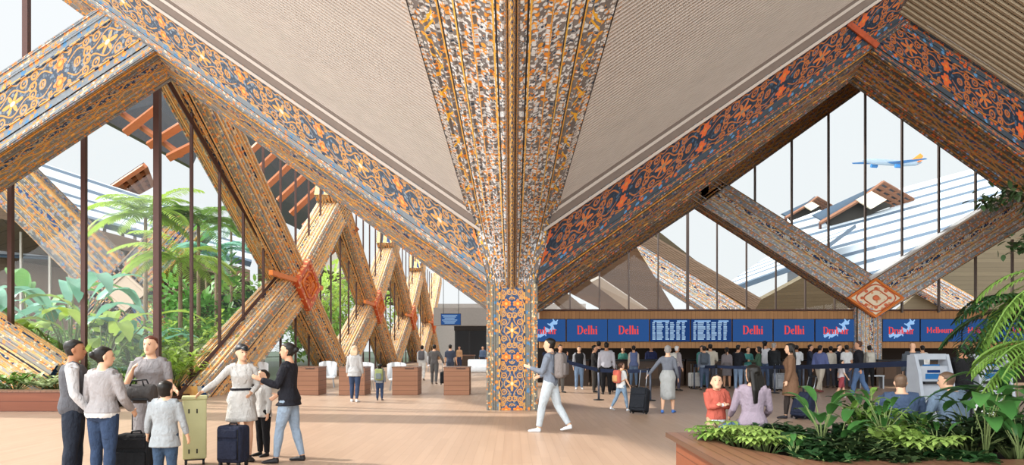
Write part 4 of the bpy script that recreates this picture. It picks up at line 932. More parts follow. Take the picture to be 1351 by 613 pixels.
def person(name, loc, face, H, label, sex='m', skin='a', hair='black', style='short', top=None, bottom=None, shoes='#2a2724', pose=None, group=None, vox=.013, build=1.0,
           top_kind='shirt', over=None, over_kind=None, sleeve=1.0, top_hem=.50, leg_len=1.0, flare=0.0, hem=.28, kid=False, head_turn=0, head_tilt=0, lean=0, glasses=False, belt=None, hem_color=None, bare=False):
    """face: heading in degrees, 0 = away from camera, 90 = right, 180 = towards camera, 270 = left"""
    pose = pose or {}
    root = empty(name, loc, -radians(face), label, 'person', group)
    hs = 1.32 if kid else 1.04
    prof = MALE if sex == 'm' else FEM
    if kid: prof = [(z - .01, rx * (1.06 if z < .7 else 1.02), ry * 1.12, o) for z, rx, ry, o in MALE]
    lean = radians(pose.get('lean', lean)); sit = pose.get('sit', False)
    piv = V((0, 0, .52)); LM = Matrix.Rotation(-lean, 3, 'X')
    zoff = 0.0
    # legs
    legs = {}
    knl, shl = .245, .245
    for sd in (-1, 1):
        f, b, o = pose.get('legL' if sd < 0 else 'legR', (0, 2, 2)); f, b, o = radians(f), radians(b), radians(o)
        hip = V((sd * .052, 0, .515)); d1 = V((sd * sin(o) * cos(f), sin(f), -cos(f) * cos(o))).normalized(); kn = hip + d1 * knl
        d2 = V((sd * sin(o) * .5, sin(f - b), -cos(f - b))).normalized(); an = kn + d2 * shl; legs[sd] = [hip, kn, an, d2]
    low = min(legs[s][2].z for s in legs); zoff = .037 - low
    if sit: zoff = pose.get('seat', .45) / H - .45
    Z = V((0, 0, zoff))
    # when a heel lifts, the toes still touch: pitch the foot
    def T(p): return (piv + LM @ (V(p) - piv) + Z) * H        # upper body
    def TL(p): return (V(p) + Z) * H                            # legs
    ang = {}
    arms = {}
    for sd in (-1, 1):
        f, o, b, o2 = pose.get('armL' if sd < 0 else 'armR', (3, 7, 12, 4)); f, o, b, o2 = [radians(q) for q in (f, o, b, o2)]
        sw = (.108 if sex == 'm' else .094) * build if not kid else .112
        sh = V((sd * sw, 0, .797)); d1 = V((sd * sin(o), sin(f) * cos(o), -cos(f) * cos(o))); el = sh + d1 * .165
        d2 = V((sd * sin(o2), sin(f + b) * cos(o2), -cos(f + b) * cos(o2))); wr = el + d2 * .143; arms[sd] = [T(sh), T(el), T(wr), (LM @ d2)]
    def torso(mb, infl, z0=-1, z1=9, flat=1.0):
        R = []
        for z, rx, ry, o in prof:
            if z < z0 - 1e-6 or z > z1 + 1e-6: continue
            R.append((z, rx, ry, o))
        def at(z):
            for i in range(len(prof) - 1):
                a, b = prof[i], prof[i+1]
                if a[0] <= z <= b[0]: f = (z - a[0]) / (b[0] - a[0]); return tuple(a[j] + (b[j] - a[j]) * f for j in range(4))
            return prof[0] if z < prof[0][0] else prof[-1]
        if z0 > prof[0][0] and (not R or abs(R[0][0] - z0) > .004): R = [at(z0)] + R
        if z1 < prof[-1][0] and abs(R[-1][0] - z1) > .004: R = R + [at(z1)]
        rings = []
        for z, rx, ry, o in R:
            c = T((0, o, z)); rings.append(ellring(c, (rx * build + infl) * H, (ry * build + infl) * H, 18, 2.4, LM))
        mb.loft(rings)
    def armtube(mb, sd, infl, frac=1.0, shoulder=True):
        sh, el, wr, d2 = arms[sd]; bs = build ** .5
        r = [.033, .030, .0265, .0235, .0245, .0205, .0155]; r = [(q * bs + infl) * H * (.9 if sex == 'f' else 1) for q in r]
        pts = [sh + (sh - el) * .04, sh.lerp(el, .4), sh.lerp(el, .8), el, el.lerp(wr, .3), el.lerp(wr, .7), wr]
        tot = 6 * frac; m = int(tot); P_ = pts[:m+1]; R_ = r[:m+1]
        if m < 6 and tot - m > .05: P_.append(pts[m].lerp(pts[m+1], tot - m)); R_.append(r[m] + (r[m+1] - r[m]) * (tot - m))
        if len(P_) >= 2: mb.tube(P_, R_, 10)
        if shoulder:
            inn = T((sd * .05, -.002, .802)); mb.tube([inn, sh + (sh - el) * .02], [(.040 * bs + infl) * H, (.034 * bs + infl) * H * (.9 if sex == 'f' else 1)], 10)
    def legtube(mb, sd, infl, frac=1.0, straight=0.0, z0=0.0):
        hip, kn, an, d2 = legs[sd]; r = [.054, .052, .044, .034, .0355, .028, .0205]; bs = build ** .5
        if sex == 'f': r = [.057, .054, .045, .034, .036, .027, .019]
        r = [q * bs + infl for q in r]
        if straight: r = r[:3] + [max(q, straight) for q in r[3:]]
        pts = [hip + V((0, 0, .012)), hip.lerp(kn, .3), hip.lerp(kn, .7), kn, kn.lerp(an, .28), kn.lerp(an, .68), an]
        tot = 6 * frac; m = int(tot); P_ = [TL(p) for p in pts[:m+1]]; R_ = [q * H for q in r[:m+1]]
        if m < 6 and tot - m > .05: P_.append(TL(pts[m].lerp(pts[m+1], tot - m))); R_.append(H * (r[m] + (r[m+1] - r[m]) * (tot - m)))
        mb.tube(P_, R_, 12)
    def foot(mb, sd, infl):
        hip, kn, an, d2 = legs[sd]; a = TL(an); lift = max(0, (an.z + zoff - .037)); pitch = min(1.1, lift * 7)
        fwd = V((sd * .12, cos(pitch), -sin(pitch))).normalized(); dn = V((0, -sin(pitch), -cos(pitch)))
        if an.y > kn.y + .02 and lift < .02: pass
        hl = a + dn * .022 * H - fwd * .022 * H; md = a + dn * .020 * H + fwd * .05 * H; to = a + dn * .026 * H + fwd * .115 * H
        mb.tube([hl, a + dn * .018 * H + fwd * .01 * H, md, to - fwd * .02 * H, to], [((.017 + infl) * H, (.014 + infl) * H), ((.021 + infl) * H, (.019 + infl) * H), ((.024 + infl) * H, (.016 + infl) * H), ((.024 + infl) * H, (.010 + infl) * H), ((.012 + infl) * H, (.006 + infl) * H)], 10, up=(0, 0, 1))
        mb.tube([a + V((0, 0, .012 * H)), a + dn * .02 * H], [(.020 + infl) * H, (.020 + infl) * H], 8)
    # body
    b = MB(); torso(b, 0)
    HR = Matrix.Rotation(-radians(head_turn), 3, 'Z') @ Matrix.Rotation(-radians(head_tilt), 3, 'X')
    nb = T((0, -.008, .825)); hc = T((0, .008, .93 if not kid else .915)); hs_ = H * hs
    b.tube([nb, nb.lerp(hc, .5) , hc + V((0, -.006 * H, -.01 * H))], [.040 * H, .0335 * H * (1 if sex == 'm' else .88), .034 * H], 10)
    def HP(x, y, z): return hc + HR @ (V((x, y, z)) * hs_)
    hr = []
    for z, rx, ry, oy in ((-.066, .014, .018, .026), (-.060, .024, .032, .018), (-.045, .033, .043, .010), (-.025, .038, .050, .003), (0, .041, .055, 0), (.022, .043, .058, -.003), (.042, .040, .054, -.005), (.056, .030, .041, -.006), (.065, .012, .018, -.006)):
        hr.append([HP(cos(2*pi*k/16) * rx, oy + sin(2*pi*k/16) * ry, z) for k in range(16)])
    b.loft(hr)
    b.tube([HP(0, .050, .008), HP(0, .060, -.008), HP(0, .064, -.016), HP(0, .054, -.021)], [.005 * hs_, .0075 * hs_, .010 * hs_, .006 * hs_], 8)
    b.tube([HP(-.014, .045, -.034), HP(0, .052, -.034), HP(.014, .045, -.034)], .007 * hs_, 6)
    b.tube([HP(-.026, .045, .018), HP(0, .054, .016), HP(.026, .045, .018)], .0065 * hs_, 6)
    for sd in (-1, 1):
        b.tube([HP(sd * .041, -.002, .010), HP(sd * .046, -.008, -.004), HP(sd * .042, -.002, -.020)], [.008 * hs_, .010 * hs_, .006 * hs_], 6)
        armtube(b, sd, 0); sh, el, wr, d2 = arms[sd]
        pn = pose.get('palmL' if sd < 0 else 'palmR', (-sd, .2, 0)); hand(b, wr, d2, LM @ V(pn), H * (1.02 if kid else .98), sd * pose.get('flip', 1), pose.get('curl', .5))
        legtube(b, sd, 0); foot(b, sd, 0)
    body = rem(b, 'body', SKIN[skin], root, vox if H * vox < .02 else vox, 2)
    fm = MB()
    for sd in (-1, 1): fm.ball(HP(sd * .017, .0500, .004), (.0062 * hs_, .0045 * hs_, .0036 * hs_), 8, 5)
    if vox < .016:
        fm.build('eyes', M_black, root); fm = MB()
        for sd in (-1, 1): fm.tube([HP(sd * .010, .054, .015), HP(sd * .026, .047, .016)], .0022 * hs_, 5)
        fm.build('eyebrows', HAIR[hair if hair in ('black', 'brown') else 'brown'], root)
        fm = MB(); fm.tube([HP(-.012, .0505, -.035), HP(0, .058, -.034), HP(.012, .0505, -.035)], [.002 * hs_, .0035 * hs_, .002 * hs_], 5); fm.build('lips', plain('lip_rose', '#a85f52', .5), root)
    # hair
    HT = [(-.066, .014, .018, .026), (-.060, .024, .032, .018), (-.045, .033, .043, .010), (-.025, .038, .050, .003), (0, .041, .055, 0), (.022, .043, .058, -.003), (.042, .040, .054, -.005), (.056, .030, .041, -.006), (.065, .012, .018, -.006)]
    def hprof(z):
        for i in range(len(HT) - 1):
            p, q_ = HT[i], HT[i+1]
            if p[0] <= z <= q_[0]: f = (z - p[0]) / (q_[0] - p[0]); return [p[j] + (q_[j] - p[j]) * f for j in (1, 2, 3)]
        return list(HT[0][1:]) if z < HT[0][0] else list(HT[-1][1:])
    hb = MB(); n = 20; rings = []; thick = {'short': .0055, 'bun': .0045, 'long': .009, 'bob': .011, 'cap': .004, 'bald': 0}.get(style, .006)
    lowb = {'short': -.046, 'bun': -.046, 'long': -.06, 'bob': -.06, 'cap': -.046}.get(style, -.046); jit = random.Random(len(label))
    for z in (-.062, -.052, -.044, -.034, -.022, -.010, .002, .014, .026, .037, .046, .054, .060, .066, .0715):
        rx, ry, oy = hprof(min(z, .0640)); ring = []
        if z > .064: rx, ry = (.015, .022) if z < .068 else (.004, .006)
        for k in range(n):
            ph = 2 * pi * k / n; x, y = cos(ph), sin(ph)
            hairy = True
            if y > .25 and z < .036 + .012 * (1 - abs(x)): hairy = False
            if abs(x) > .45 and y > -.15 and z < (.004 if style in ('short', 'bun', 'cap') else -.05): hairy = False
            if y < .25 and z < lowb * (1 - .35 * (y + 1) / 1.25): hairy = False
            g = thick * (1 + .35 * jit.uniform(-1, 1)) * (1.25 if y > .5 else 1)
            if z > .064: g *= .5
            ring.append(HP(x * (rx + g), oy + y * (ry + g), z) if hairy else HP(x * rx * .78, oy + y * ry * .78, z))
        rings.append(ring)
    if style != 'bald': hb.loft(rings)
    if style == 'bun': hb.ball(HP(0, -.070, .012), (.024 * hs_, .022 * hs_, .024 * hs_)); hb.ball(HP(0, -.05, .0), .025 * hs_)
    if style in ('bob', 'long', 'pony'):
        for sx in (-.036, -.018, .0, .018, .036):
            L = .085 if style == 'bob' else .21
            hb.tube([HP(sx, -.03, .02), HP(sx * 1.25, -.048, -.04), HP(sx * 1.35, -.052 - .1 * abs(L - .085), -.02 - L * .5), HP(sx * 1.15, -.050 - .1 * abs(L - .085), -.02 - L)], [(.020 * hs_, .016 * hs_), (.020 * hs_, .018 * hs_), (.018 * hs_, .014 * hs_), (.010 * hs_, .007 * hs_)], 8)
        for sd in (-1, 1): hb.tube([HP(sd * .038, .008, .03), HP(sd * .046, -.004, -.02), HP(sd * .046, -.014, -.07)], [.012 * hs_, .014 * hs_, .008 * hs_], 8)
    if style != 'bald': rem(hb, 'hair', HAIR[hair], root, max(vox * .7, .008), 1)
    if style == 'bald': pass
    if style == 'cap':
        cb = MB(); rings = []
        for z, s_ in ((.018, 1.13), (.035, 1.12), (.055, .95), (.070, .55), (.076, .1)): rings.append([HP(cos(2*pi*k/16) * .045 * s_, -.004 + sin(2*pi*k/16) * .058 * s_, z + max(0, sin(2*pi*k/16)) * .016 * (s_ > 1)) for k in range(16)])
        cb.loft(rings); cb.tube([HP(-.03, .050, .040), HP(0, .085, .034), HP(.03, .050, .040)], [(.010 * hs_, .004 * hs_), (.026 * hs_, .004 * hs_), (.010 * hs_, .004 * hs_)], 8); cb.build('cap', M_black, root, True)
        hb = MB(); hb.tube([HP(-.02, -.05, .01), HP(-.03, -.075, -.05), HP(-.025, -.07, -.12)], [.014 * hs_, .016 * hs_, .008 * hs_], 8); rem(hb, 'ponytail', HAIR[hair], root, max(vox * .7, .008), 1)
    # lower clothes
    if bottom:
        kind, colr = bottom
        q = MB()
        if kind in ('trousers', 'shorts', 'slim'):
            torso(q, .007, .475, .60)
            fr = {'trousers': .985, 'slim': .97, 'shorts': .55}[kind] * leg_len
            for sd in (-1, 1): legtube(q, sd, .008 if kind != 'slim' else .0035, fr, (.031 if sex == 'm' else .029) if kind == 'trousers' else 0)
            rem(q, 'trousers' if kind != 'shorts' else 'shorts', cloth(colr), root, vox, 2)
        elif kind == 'skirt':
            R = []
            for z, s_ in ((.63, 0), (.57, .006), (.52, .012)):
                pr = min(prof, key=lambda t: abs(t[0] - z)); R.append(ellring(T((0, pr[3], z)), (pr[1] * build + .012 + s_) * H, (pr[2] * build + .012 + s_) * H, 24, 2.1, LM))
            sp = max(abs(legs[-1][1].y - legs[1][1].y), .02)
            for j in range(1, 6):
                f = j / 5; z = .52 + (hem - .52) * f; w_ = .108 * build + flare * f; my = (legs[-1][1].y + legs[1][1].y) / 2 * f
                R.append([V((p.x * (1 + .03 * sin(k * 3.1) * f), p.y * (1 + .05 * cos(k * 2.6) * f), p.z)) for k, p in enumerate(ellring(TL((0, my, z)), w_ * H, (.085 + sp * .35 * f + flare * f) * H, 24, 2.1))])
            q.loft(R); q.build('skirt', cloth(colr), root, True)
    def upper(kind, colr, infl, slv, hm, nm, topz=.826):
        q = MB(); torso(q, infl, max(hm, .476), topz)
        if hm < .476:
            R = []
            for j in range(5):
                f = j / 4; z = .50 + (hm - .50) * f; R.append(ellring(TL((0, (legs[-1][1].y + legs[1][1].y) * .3 * f - .004, z)), (.100 * build + infl + flare * f) * H, (.076 * build + infl + flare * f) * H, 20, 2.3))
            q.loft(R)
        if slv > 0:
            for sd in (-1, 1): armtube(q, sd, infl * .85, slv)
        elif kind == 'vest': 
            for sd in (-1, 1): q.tube([T((sd * .05, 0, .802)), T((sd * .088, 0, .806))], [(.040 + infl) * H, (.034 + infl) * H], 10)
        return rem(q, nm, cloth(colr), root, vox, 2)
    if top: upper('shirt', top, .0075, sleeve, top_hem, 'shirt' if top_kind == 'shirt' else top_kind, .83)
    if over: upper(over_kind, over[0], .014, over[1], over[2], over_kind, .828)
    if belt:
        q = MB(); R = []
        for z in (.605, .607, .622, .624): R.append(ellring(T((0, .002, z)), (.083 * build + .012) * H, (.060 * build + .012) * H, 24, 2.3, LM))
        q.loft(R); q.build('belt', cloth(belt), root, True)
    if not bare:
        for sd in (-1, 1): q = MB(); foot(q, sd, .0035); rem(q, 'shoe', plain('shoe_' + shoes.strip('#'), shoes, .5), root, vox * .8, 1)
    root['_T'] = 0; del root['_T']
    return root, T, TL, arms
def W_(root, p):
    return Matrix.Translation(root.location) @ Matrix.Rotation(root.rotation_euler.z, 4, 'Z') @ V(p)
def backpack(root, T, H, color, label, col2=None, sc=1.0, y=-.115):
    c = T((0, y, .71)); c = W_(root, c); o = empty('backpack', c, root.rotation_euler.z, label, 'backpack')
    mb = MB(); mb.rbox((0, 0, 0), (.30 * sc, .17 * sc, .44 * sc), .06 * sc); mb.build('bag', cloth(color), o, True)
    mb = MB(); mb.rbox((0, -.10 * sc, -.06 * sc), (.22 * sc, .06 * sc, .22 * sc), .025 * sc); mb.build('pocket', cloth(col2 or color), o, True)
    for s in (-1, 1):
        mb = MB(); mb.tube([V((s * .09 * sc, .07 * sc, .19 * sc)), V((s * .10 * sc, .13, .24 * sc)), V((s * .11 * sc, .24, .22 * sc)), V((s * .12 * sc, .27, .06 * sc)), V((s * .13 * sc, .20, -.10 * sc)), V((s * .11 * sc, .07 * sc, -.17 * sc))], [(.02, .008)] * 6, 6); mb.build('strap', cloth(col2 or color), o, True)
    return o
def suitcase(loc, rz, label, color, size=(.40, .25, .60), tilt=0.0, handle=.45, wheels=4, soft=True, group=None):
    root = empty('suitcase', loc, rz, label, 'suitcase', group); w_, d_, h_ = size; wz = .06
    M = Matrix.Rotation(tilt, 4, 'X')
    def put(mb, n, m, par=None, sm=True):
        mb.v = [M @ p for p in mb.v]; return mb.build(n, m, par or root, sm)
    mb = MB(); mb.rbox((0, 0, wz + h_ / 2), (w_, d_, h_), .045); sh = put(mb, 'shell', cloth(color))
    mb = MB(); mb.rbox((0, -d_ / 2 - .012, wz + h_ * .36), (w_ * .8, .035, h_ * .5), .015); put(mb, 'front_pocket', cloth(color), sh)
    mb = MB(); mb.rbox((0, -d_ / 2 - .008, wz + h_ * .8), (w_ * .8, .025, h_ * .22), .01); put(mb, 'upper_pocket', cloth(color), sh)
    mb = MB(); mb.tube([V((-w_ * .42, -d_ / 2 - .003, wz + .04)), V((-w_ * .42, -d_ / 2 - .003, wz + h_ - .05)), V((w_ * .42, -d_ / 2 - .003, wz + h_ - .05)), V((w_ * .42, -d_ / 2 - .003, wz + .04))], .006, 5); put(mb, 'zip', M_black, sh)
    mb = MB(); mb.tube([V((-.06, 0, wz + h_)), V((-.05, 0, wz + h_ + .03)), V((.05, 0, wz + h_ + .03)), V((.06, 0, wz + h_))], .012, 6); put(mb, 'carry_handle', M_black)
    if handle:
        mb = MB(); mb.tube([V((-.09, d_ * .35, wz + h_ - .02)), V((-.09, d_ * .35, wz + h_ + handle)), V((.09, d_ * .35, wz + h_ + handle)), V((.09, d_ * .35, wz + h_ - .02))], .010, 6); put(mb, 'telescopic_handle', M_metal)
        mb = MB(); mb.rbox((0, d_ * .35, wz + h_ + handle), (.20, .03, .03), .012); put(mb, 'grip', M_black)
    for sx in (-1, 1):
        for sy in ((-1, 1) if wheels == 4 else (1,)):
            mb = MB(); mb.tube([V((sx * w_ * .38 - .012, sy * d_ * .34, .032)), V((sx * w_ * .38 + .012, sy * d_ * .34, .032))], .032, 12); put(mb, 'wheel', M_black)
            mb = MB(); mb.box((sx * w_ * .38, sy * d_ * .34, .055), (.035, .04, .035)); put(mb, 'wheel_fork', M_black)
    return root
# ---------------------------------------------------------------- the people of the photograph
def GP(px, Y): return (GX(px, Y), Y, 0)
NV = .0125
# left group
person('person', GP(97, 7.95), 62, 1.69, 'man in a grey vest over a white shirt and dark jeans', 'm', 'c', 'black', 'short', '#c9c6c6', ('trousers', '#28303f'), '#2b2320',
       dict(armL=(4, 12, 20, 2), armR=(6, 10, 30, -6), legL=(2, 3, 4), legR=(-2, 4, 4)), vox=NV, build=1.16, over=('#5c5c62', 0, .49), over_kind='vest', top_hem=.5)
person('person', GP(136, 7.75), 12, 1.61, 'woman seen from behind in a loose grey sweater and blue jeans', 'f', 'b', 'black', 'bun', '#e4e2de', ('slim', '#2f4668'), '#3a2f28',
       dict(armL=(5, 14, 30, -4), armR=(8, 14, 40, -6), legL=(2, 3, 2), legR=(-2, 3, 3)), vox=NV, build=1.08, over=('#a39c9b', .96, .535), over_kind='sweater', top_hem=.50, head_turn=35)
person('person', GP(199, 8.95), 172, 1.75, 'woman facing the viewer in a grey dress with one hand raised to her chest', 'f', 'b', 'auburn', 'short', '#8f8888', ('skirt', '#8f8888'), '#3c2f2a',
       dict(armR=(14, 16, 128, -28), armL=(8, 12, 62, 34), legL=(1, 2, 1), legR=(-1, 2, 1)), vox=NV, build=1.14, sleeve=.34, hem=.25, flare=-.006, top_kind='dress_top', head_turn=6)
person('person', GP(218, 7.6), 2, 1.23, 'small boy seen from behind in an oversized grey shirt and jeans', 'm', 'b', 'black', 'short', '#9fa5a8', ('trousers', '#35506e'), '#d9d9d9',
       dict(armL=(3, 18, 14, 12), armR=(3, 16, 10, 10)), vox=NV, build=1.12, kid=True, top_hem=.41, flare=.018, sleeve=.93)
person('person', GP(319, 9.75), 150, 1.64, 'young woman in a belted white dress and black cap holding one arm out low', 'f', 'b', 'black', 'cap', '#cfcac2', ('skirt', '#cfcac2'), '#201c1a',
       dict(armR=(8, 44, 22, 52), armL=(4, 12, 60, -30), legL=(3, 4, 1), legR=(-3, 6, 1)), vox=NV, hem=.34, flare=.024, top_kind='dress_top', belt='#2b2a30', sleeve=.98, head_turn=-15)
person('person', GP(347, 10.2), 215, 1.27, 'boy in a pale grey shirt and black trousers looking up beside the woman in white', 'm', 'b', 'black', 'short', '#c4c0ba', ('trousers', '#1c1c20'), '#1a1a1a',
       dict(armL=(2, 8, 10, 4), armR=(2, 8, 12, 4)), vox=NV, kid=True, top_hem=.45, flare=.008, head_tilt=-18)
person('person', GP(381, 9.65), 272, 1.68, 'woman in a black blazer and pale blue jeans with a hair bun', 'f', 'a', 'black', 'bun', '#26252b', ('slim', '#8fa6bd'), '#1d1c1e',
       dict(armL=(18, 8, 95, 10), armR=(6, 8, 50, 0), legL=(13, 6, 2), legR=(-8, 6, 2)), vox=NV, over=('#24242c', .97, .475), over_kind='blazer', build=1.0, flare=.014)
# luggage of the left group
suitcase(GP(180, 8.25), radians(4), 'black suitcase with raised handle standing behind the small boy', '#202124', (.42, .26, .52), handle=.40)
suitcase(GP(308, 9.3), radians(-12), 'navy suitcase with orange tag in front of the woman in white', '#262c42', (.36, .26, .50), handle=0)
ob = empty('duffel_bag', P(184, 519, 8.45), 0, 'dark grey holdall resting on the raised handle of the black suitcase', 'bag')
mb = MB(); mb.tube([V((-.19, 0, 0)), V((-.17, 0, 0)), V((.17, 0, 0)), V((.19, 0, 0))], [(.09, .10), (.115, .12), (.115, .12), (.09, .10)], 14, up=(0, 0, 1)); mb.build('bag_body', cloth('#55514f'), ob, True)
for s in (-1, 1): mb = MB(); mb.tube([V((-.09, s * .06, .09)), V((-.06, s * .05, .17)), V((.06, s * .05, .17)), V((.09, s * .06, .09))], .01, 6); mb.build('handle', M_black, ob, True)
# green wheeled trunk
tk = empty('wheeled_trunk', GP(257, 9.45), radians(24), 'tall pale green wheeled trunk standing beside the small boy', 'trunk')
M_tk = plain('pale_olive_shell', '#b3b183', .5); 
mb = MB(); mb.rbox((0, 0, .50), (.30, .24, .82), .02); mb.build('case', M_tk, tk, True)
mb = MB(); mb.rbox((0, 0, .925), (.32, .26, .05), .015); mb.build('lid', M_tk, tk, True)
for s in (-1, 1):
    for z in (.2, .75): mb = MB(); mb.rbox((s * .05 - .02, -.122, z), (.018, .012, .06), .004); mb.build('latch', M_black, tk)
for sx in (-1, 1):
    for sy in (-1, 1): mb = MB(); mb.tube([V((sx * .11 - .015, sy * .08, .04)), V((sx * .11 + .015, sy * .08, .04))], .04, 12); mb.build('wheel', M_black, tk)
mb = MB(); mb.rbox((0, 0, .085), (.26, .2, .03), .01); mb.build('axle_plate', M_black, tk)
# mid group
MV = .016
person('person', GP(468, 20.3), 8, 1.66, 'blonde woman seen from behind in a light grey jacket and blue jeans', 'f', 'b', 'blonde', 'bob', '#b9b7b4', ('slim', '#34486a'), '#dcdcdc', dict(armL=(3, 12, 10, 8), legL=(8, 6, 3), legR=(-8, 6, 3)), vox=MV, over=('#b5b3b0', .97, .45), over_kind='jacket', build=1.05, flare=.012)
r_, T, TL, A_ = person('person', GP(501, 20.9), 0, 1.10, 'child in a grey hoodie with a green backpack beside the blonde woman', 'm', 'b', 'black', 'short', '#8c9298', ('trousers', '#2f4468'), '#3b3b44', dict(), vox=MV, kid=True, top_hem=.47)
backpack(r_, T, 1.1, '#9aa854', 'green and grey child backpack worn beside the blonde woman', '#7b8a8a', .8)
for px, Y, f, H, lab, tc, bc, pose, kw in [(557, 33.5, 5, 1.72, 'far walker in a white shirt and grey backpack between the wooden blocks', '#d0cdc8', '#cfc8bd', dict(legL=(14, 8, 2), legR=(-10, 12, 2)), {}),
        (573, 30.0, 4, 1.74, 'far walker in dark grey trailing a black bag between the wooden blocks', '#5b5552', '#575350', dict(armR=(4, 28, 10, 22), legL=(10, 8, 2), legR=(-12, 12, 2)), {}),
        (594, 32.0, 2, 1.74, 'far walker in a navy T-shirt and shorts beside the right wooden block', '#3c4356', '#3a4152', dict(armR=(2, 12, 8, 12)), dict(sh=1))]:
    r_, T, TL, A_ = person('person', GP(px, Y), f, H, lab, 'm', 'a', 'black', 'short', tc, ('shorts' if kw.get('sh') else 'trousers', bc), '#6b5d52', pose, vox=.02, sleeve=.4 if kw.get('sh') else 1)
    if px == 557: backpack(r_, T, H, '#5e5a5c', 'grey backpack on the far walker in a white shirt')
suitcase(GP(586, 29.6), 0, 'tiny black case trailed by the far walker in dark grey', '#1e1e22', (.35, .25, .5), handle=.4, group=None)
person('person', GP(606, 50), 180, 1.7, 'far attendant in an orange and blue top at the dark desk', 'f', 'a', 'black', 'short', '#c58a4a', ('trousers', '#333a55'), vox=.03)
person('person', GP(637, 50), 200, 1.7, 'far person in blue just left of the central column', 'm', 'a', 'black', 'short', '#4d6585', ('trousers', '#33384a'), vox=.03)
# man walking by the column
r_, T, TL, A_ = person('person', GP(726, 13.1), 292, 1.80, 'man in pale jeans striding left past the central column with a backpack', 'm', 'b', 'black', 'short', '#7c8798', ('trousers', '#bcc8cf'), '#d6dade',
       dict(armL=(15, 8, 95, 5), armR=(10, 8, 60, 0), legL=(17, 8, 1), legR=(-16, 16, 1)), vox=MV, top_hem=.49, leg_len=.97)
backpack(r_, T, 1.8, '#8a7f7a', 'taupe backpack on the man striding past the central column', '#7a706c', 1.08)
# girl and woman with suitcase
r_, T, TL, A_ = person('person', GP(820, 17.4), 60, 1.24, 'girl in a white top and blue jeans walking with an orange backpack', 'f', 'b', 'brown', 'bun', '#dcdcd8', ('slim', '#7d9cb8'), '#cdd2d6',
       dict(armL=(-10, 8, 15, 6), armR=(12, 8, 20, 2), legL=(-20, 14, 1), legR=(16, 6, 1)), vox=MV, sleeve=.35, kid=False, top_hem=.47)
backpack(r_, T, 1.24, '#e2552f', 'orange and red backpack worn by the girl in white', '#e8a03c', .75)
person('person', GP(881, 16.9), 22, 1.66, 'grey-haired woman in a grey top and long pale skirt pulling a black suitcase', 'f', 'b', 'grey', 'short', '#6f7480', ('skirt', '#a9aaa6'), '#3f6cb0',
       dict(armL=(-8, 38, 12, 40), armR=(8, 10, 18, 6), legL=(-9, 6, 2), legR=(10, 4, 2)), vox=MV, hem=.20, flare=.004, top_hem=.56)
suitcase(GP(842, 16.6), radians(-30), 'black suitcase tilted back and pulled by the grey-haired woman', '#25282f', (.44, .28, .58), tilt=-.30, handle=.5)
# woman in brown coat, her suitcase
person('person', GP(1043, 15.6), 292, 1.70, 'woman with long black hair in a knee-length brown coat', 'f', 'b', 'black', 'long', '#7a5536', ('slim', '#3a2f2a'), '#1f1d22',
       dict(armL=(2, 8, 14, 4), armR=(-12, 10, 8, 6), legL=(10, 6, 1), legR=(-12, 14, 1)), vox=MV, over=('#825936', .98, .30), over_kind='coat', flare=.020, build=1.06)
suitcase(GP(1056, 15.3), radians(-55), 'navy soft suitcase tilted behind the woman in the brown coat', '#252d45', (.44, .28, .56), tilt=-.38, handle=.45)
# seated and standing behind the foreground planter
person('person', GP(945, 9.4), 168, 1.23, 'boy in an orange-red sweater with arms crossed, looking up', 'm', 'b', 'black', 'short', '#d9e0e4', ('trousers', '#c7a672'), '#8d8d8d',
       dict(armL=(24, 4, 88, -62), armR=(20, 4, 92, -60)), vox=NV, kid=True, over=('#d5502c', .97, .50), over_kind='sweater', top_hem=.47, head_turn=20, head_tilt=-16)
person('person', GP(993, 8.95), 8, 1.62, 'woman with long straight black hair in a mauve top sitting on the planter edge', 'f', 'b', 'black', 'long', '#a58f9f', ('trousers', '#8b8690'), '#333333',
       dict(sit=True, seat=.50, legL=(86, 86, 6), legR=(86, 86, 6), armL=(12, 14, 50, 2), armR=(12, 12, 50, -4)), vox=NV, build=1.12, head_turn=-35, top_hem=.48)
pb_ = empty('cloth_bundle', (GX(966, 8.95), 8.95, .50), 0, 'blue denim bundle on the planter beside the seated woman', 'cloth bundle'); mb = MB(); mb.ball((0, 0, .065), (.17, .11, .08), 14, 8); mb.ball((.10, .03, .09), (.1, .08, .06)); mb.ball((-.11, -.02, .06), (.09, .08, .05)); rem(mb, 'folded_cloth', cloth('#4d7596', folds=2), pb_, .014, 3)
person('person', GP(1190, 8.98), 20, 1.58, 'seated teenager in a navy jacket with tousled brown hair', 'm', 'b', 'ash', 'short', '#3d4f6b', ('trousers', '#2d3548'), '#333333',
       dict(sit=True, seat=.40, legL=(84, 86, 8), legR=(84, 86, 8), armL=(28, 16, 50, -4), armR=(28, 14, 50, -6), lean=8), vox=NV, build=1.2, over=('#41587a', .97, .49), over_kind='jacket', head_tilt=8)
person('person', GP(1262, 8.9), 345, 1.62, 'seated teenager in a washed denim jacket with light brown hair', 'm', 'b', 'ash', 'short', '#6f8aa6', ('trousers', '#4a6386'), '#333333',
       dict(sit=True, seat=.42, legL=(84, 86, 8), legR=(84, 86, 8), armL=(30, 18, 50, -4), armR=(28, 20, 50, -6), lean=12), vox=NV, build=1.28, over=('#7590ab', .97, .49), over_kind='jacket', head_turn=-25, head_tilt=6)
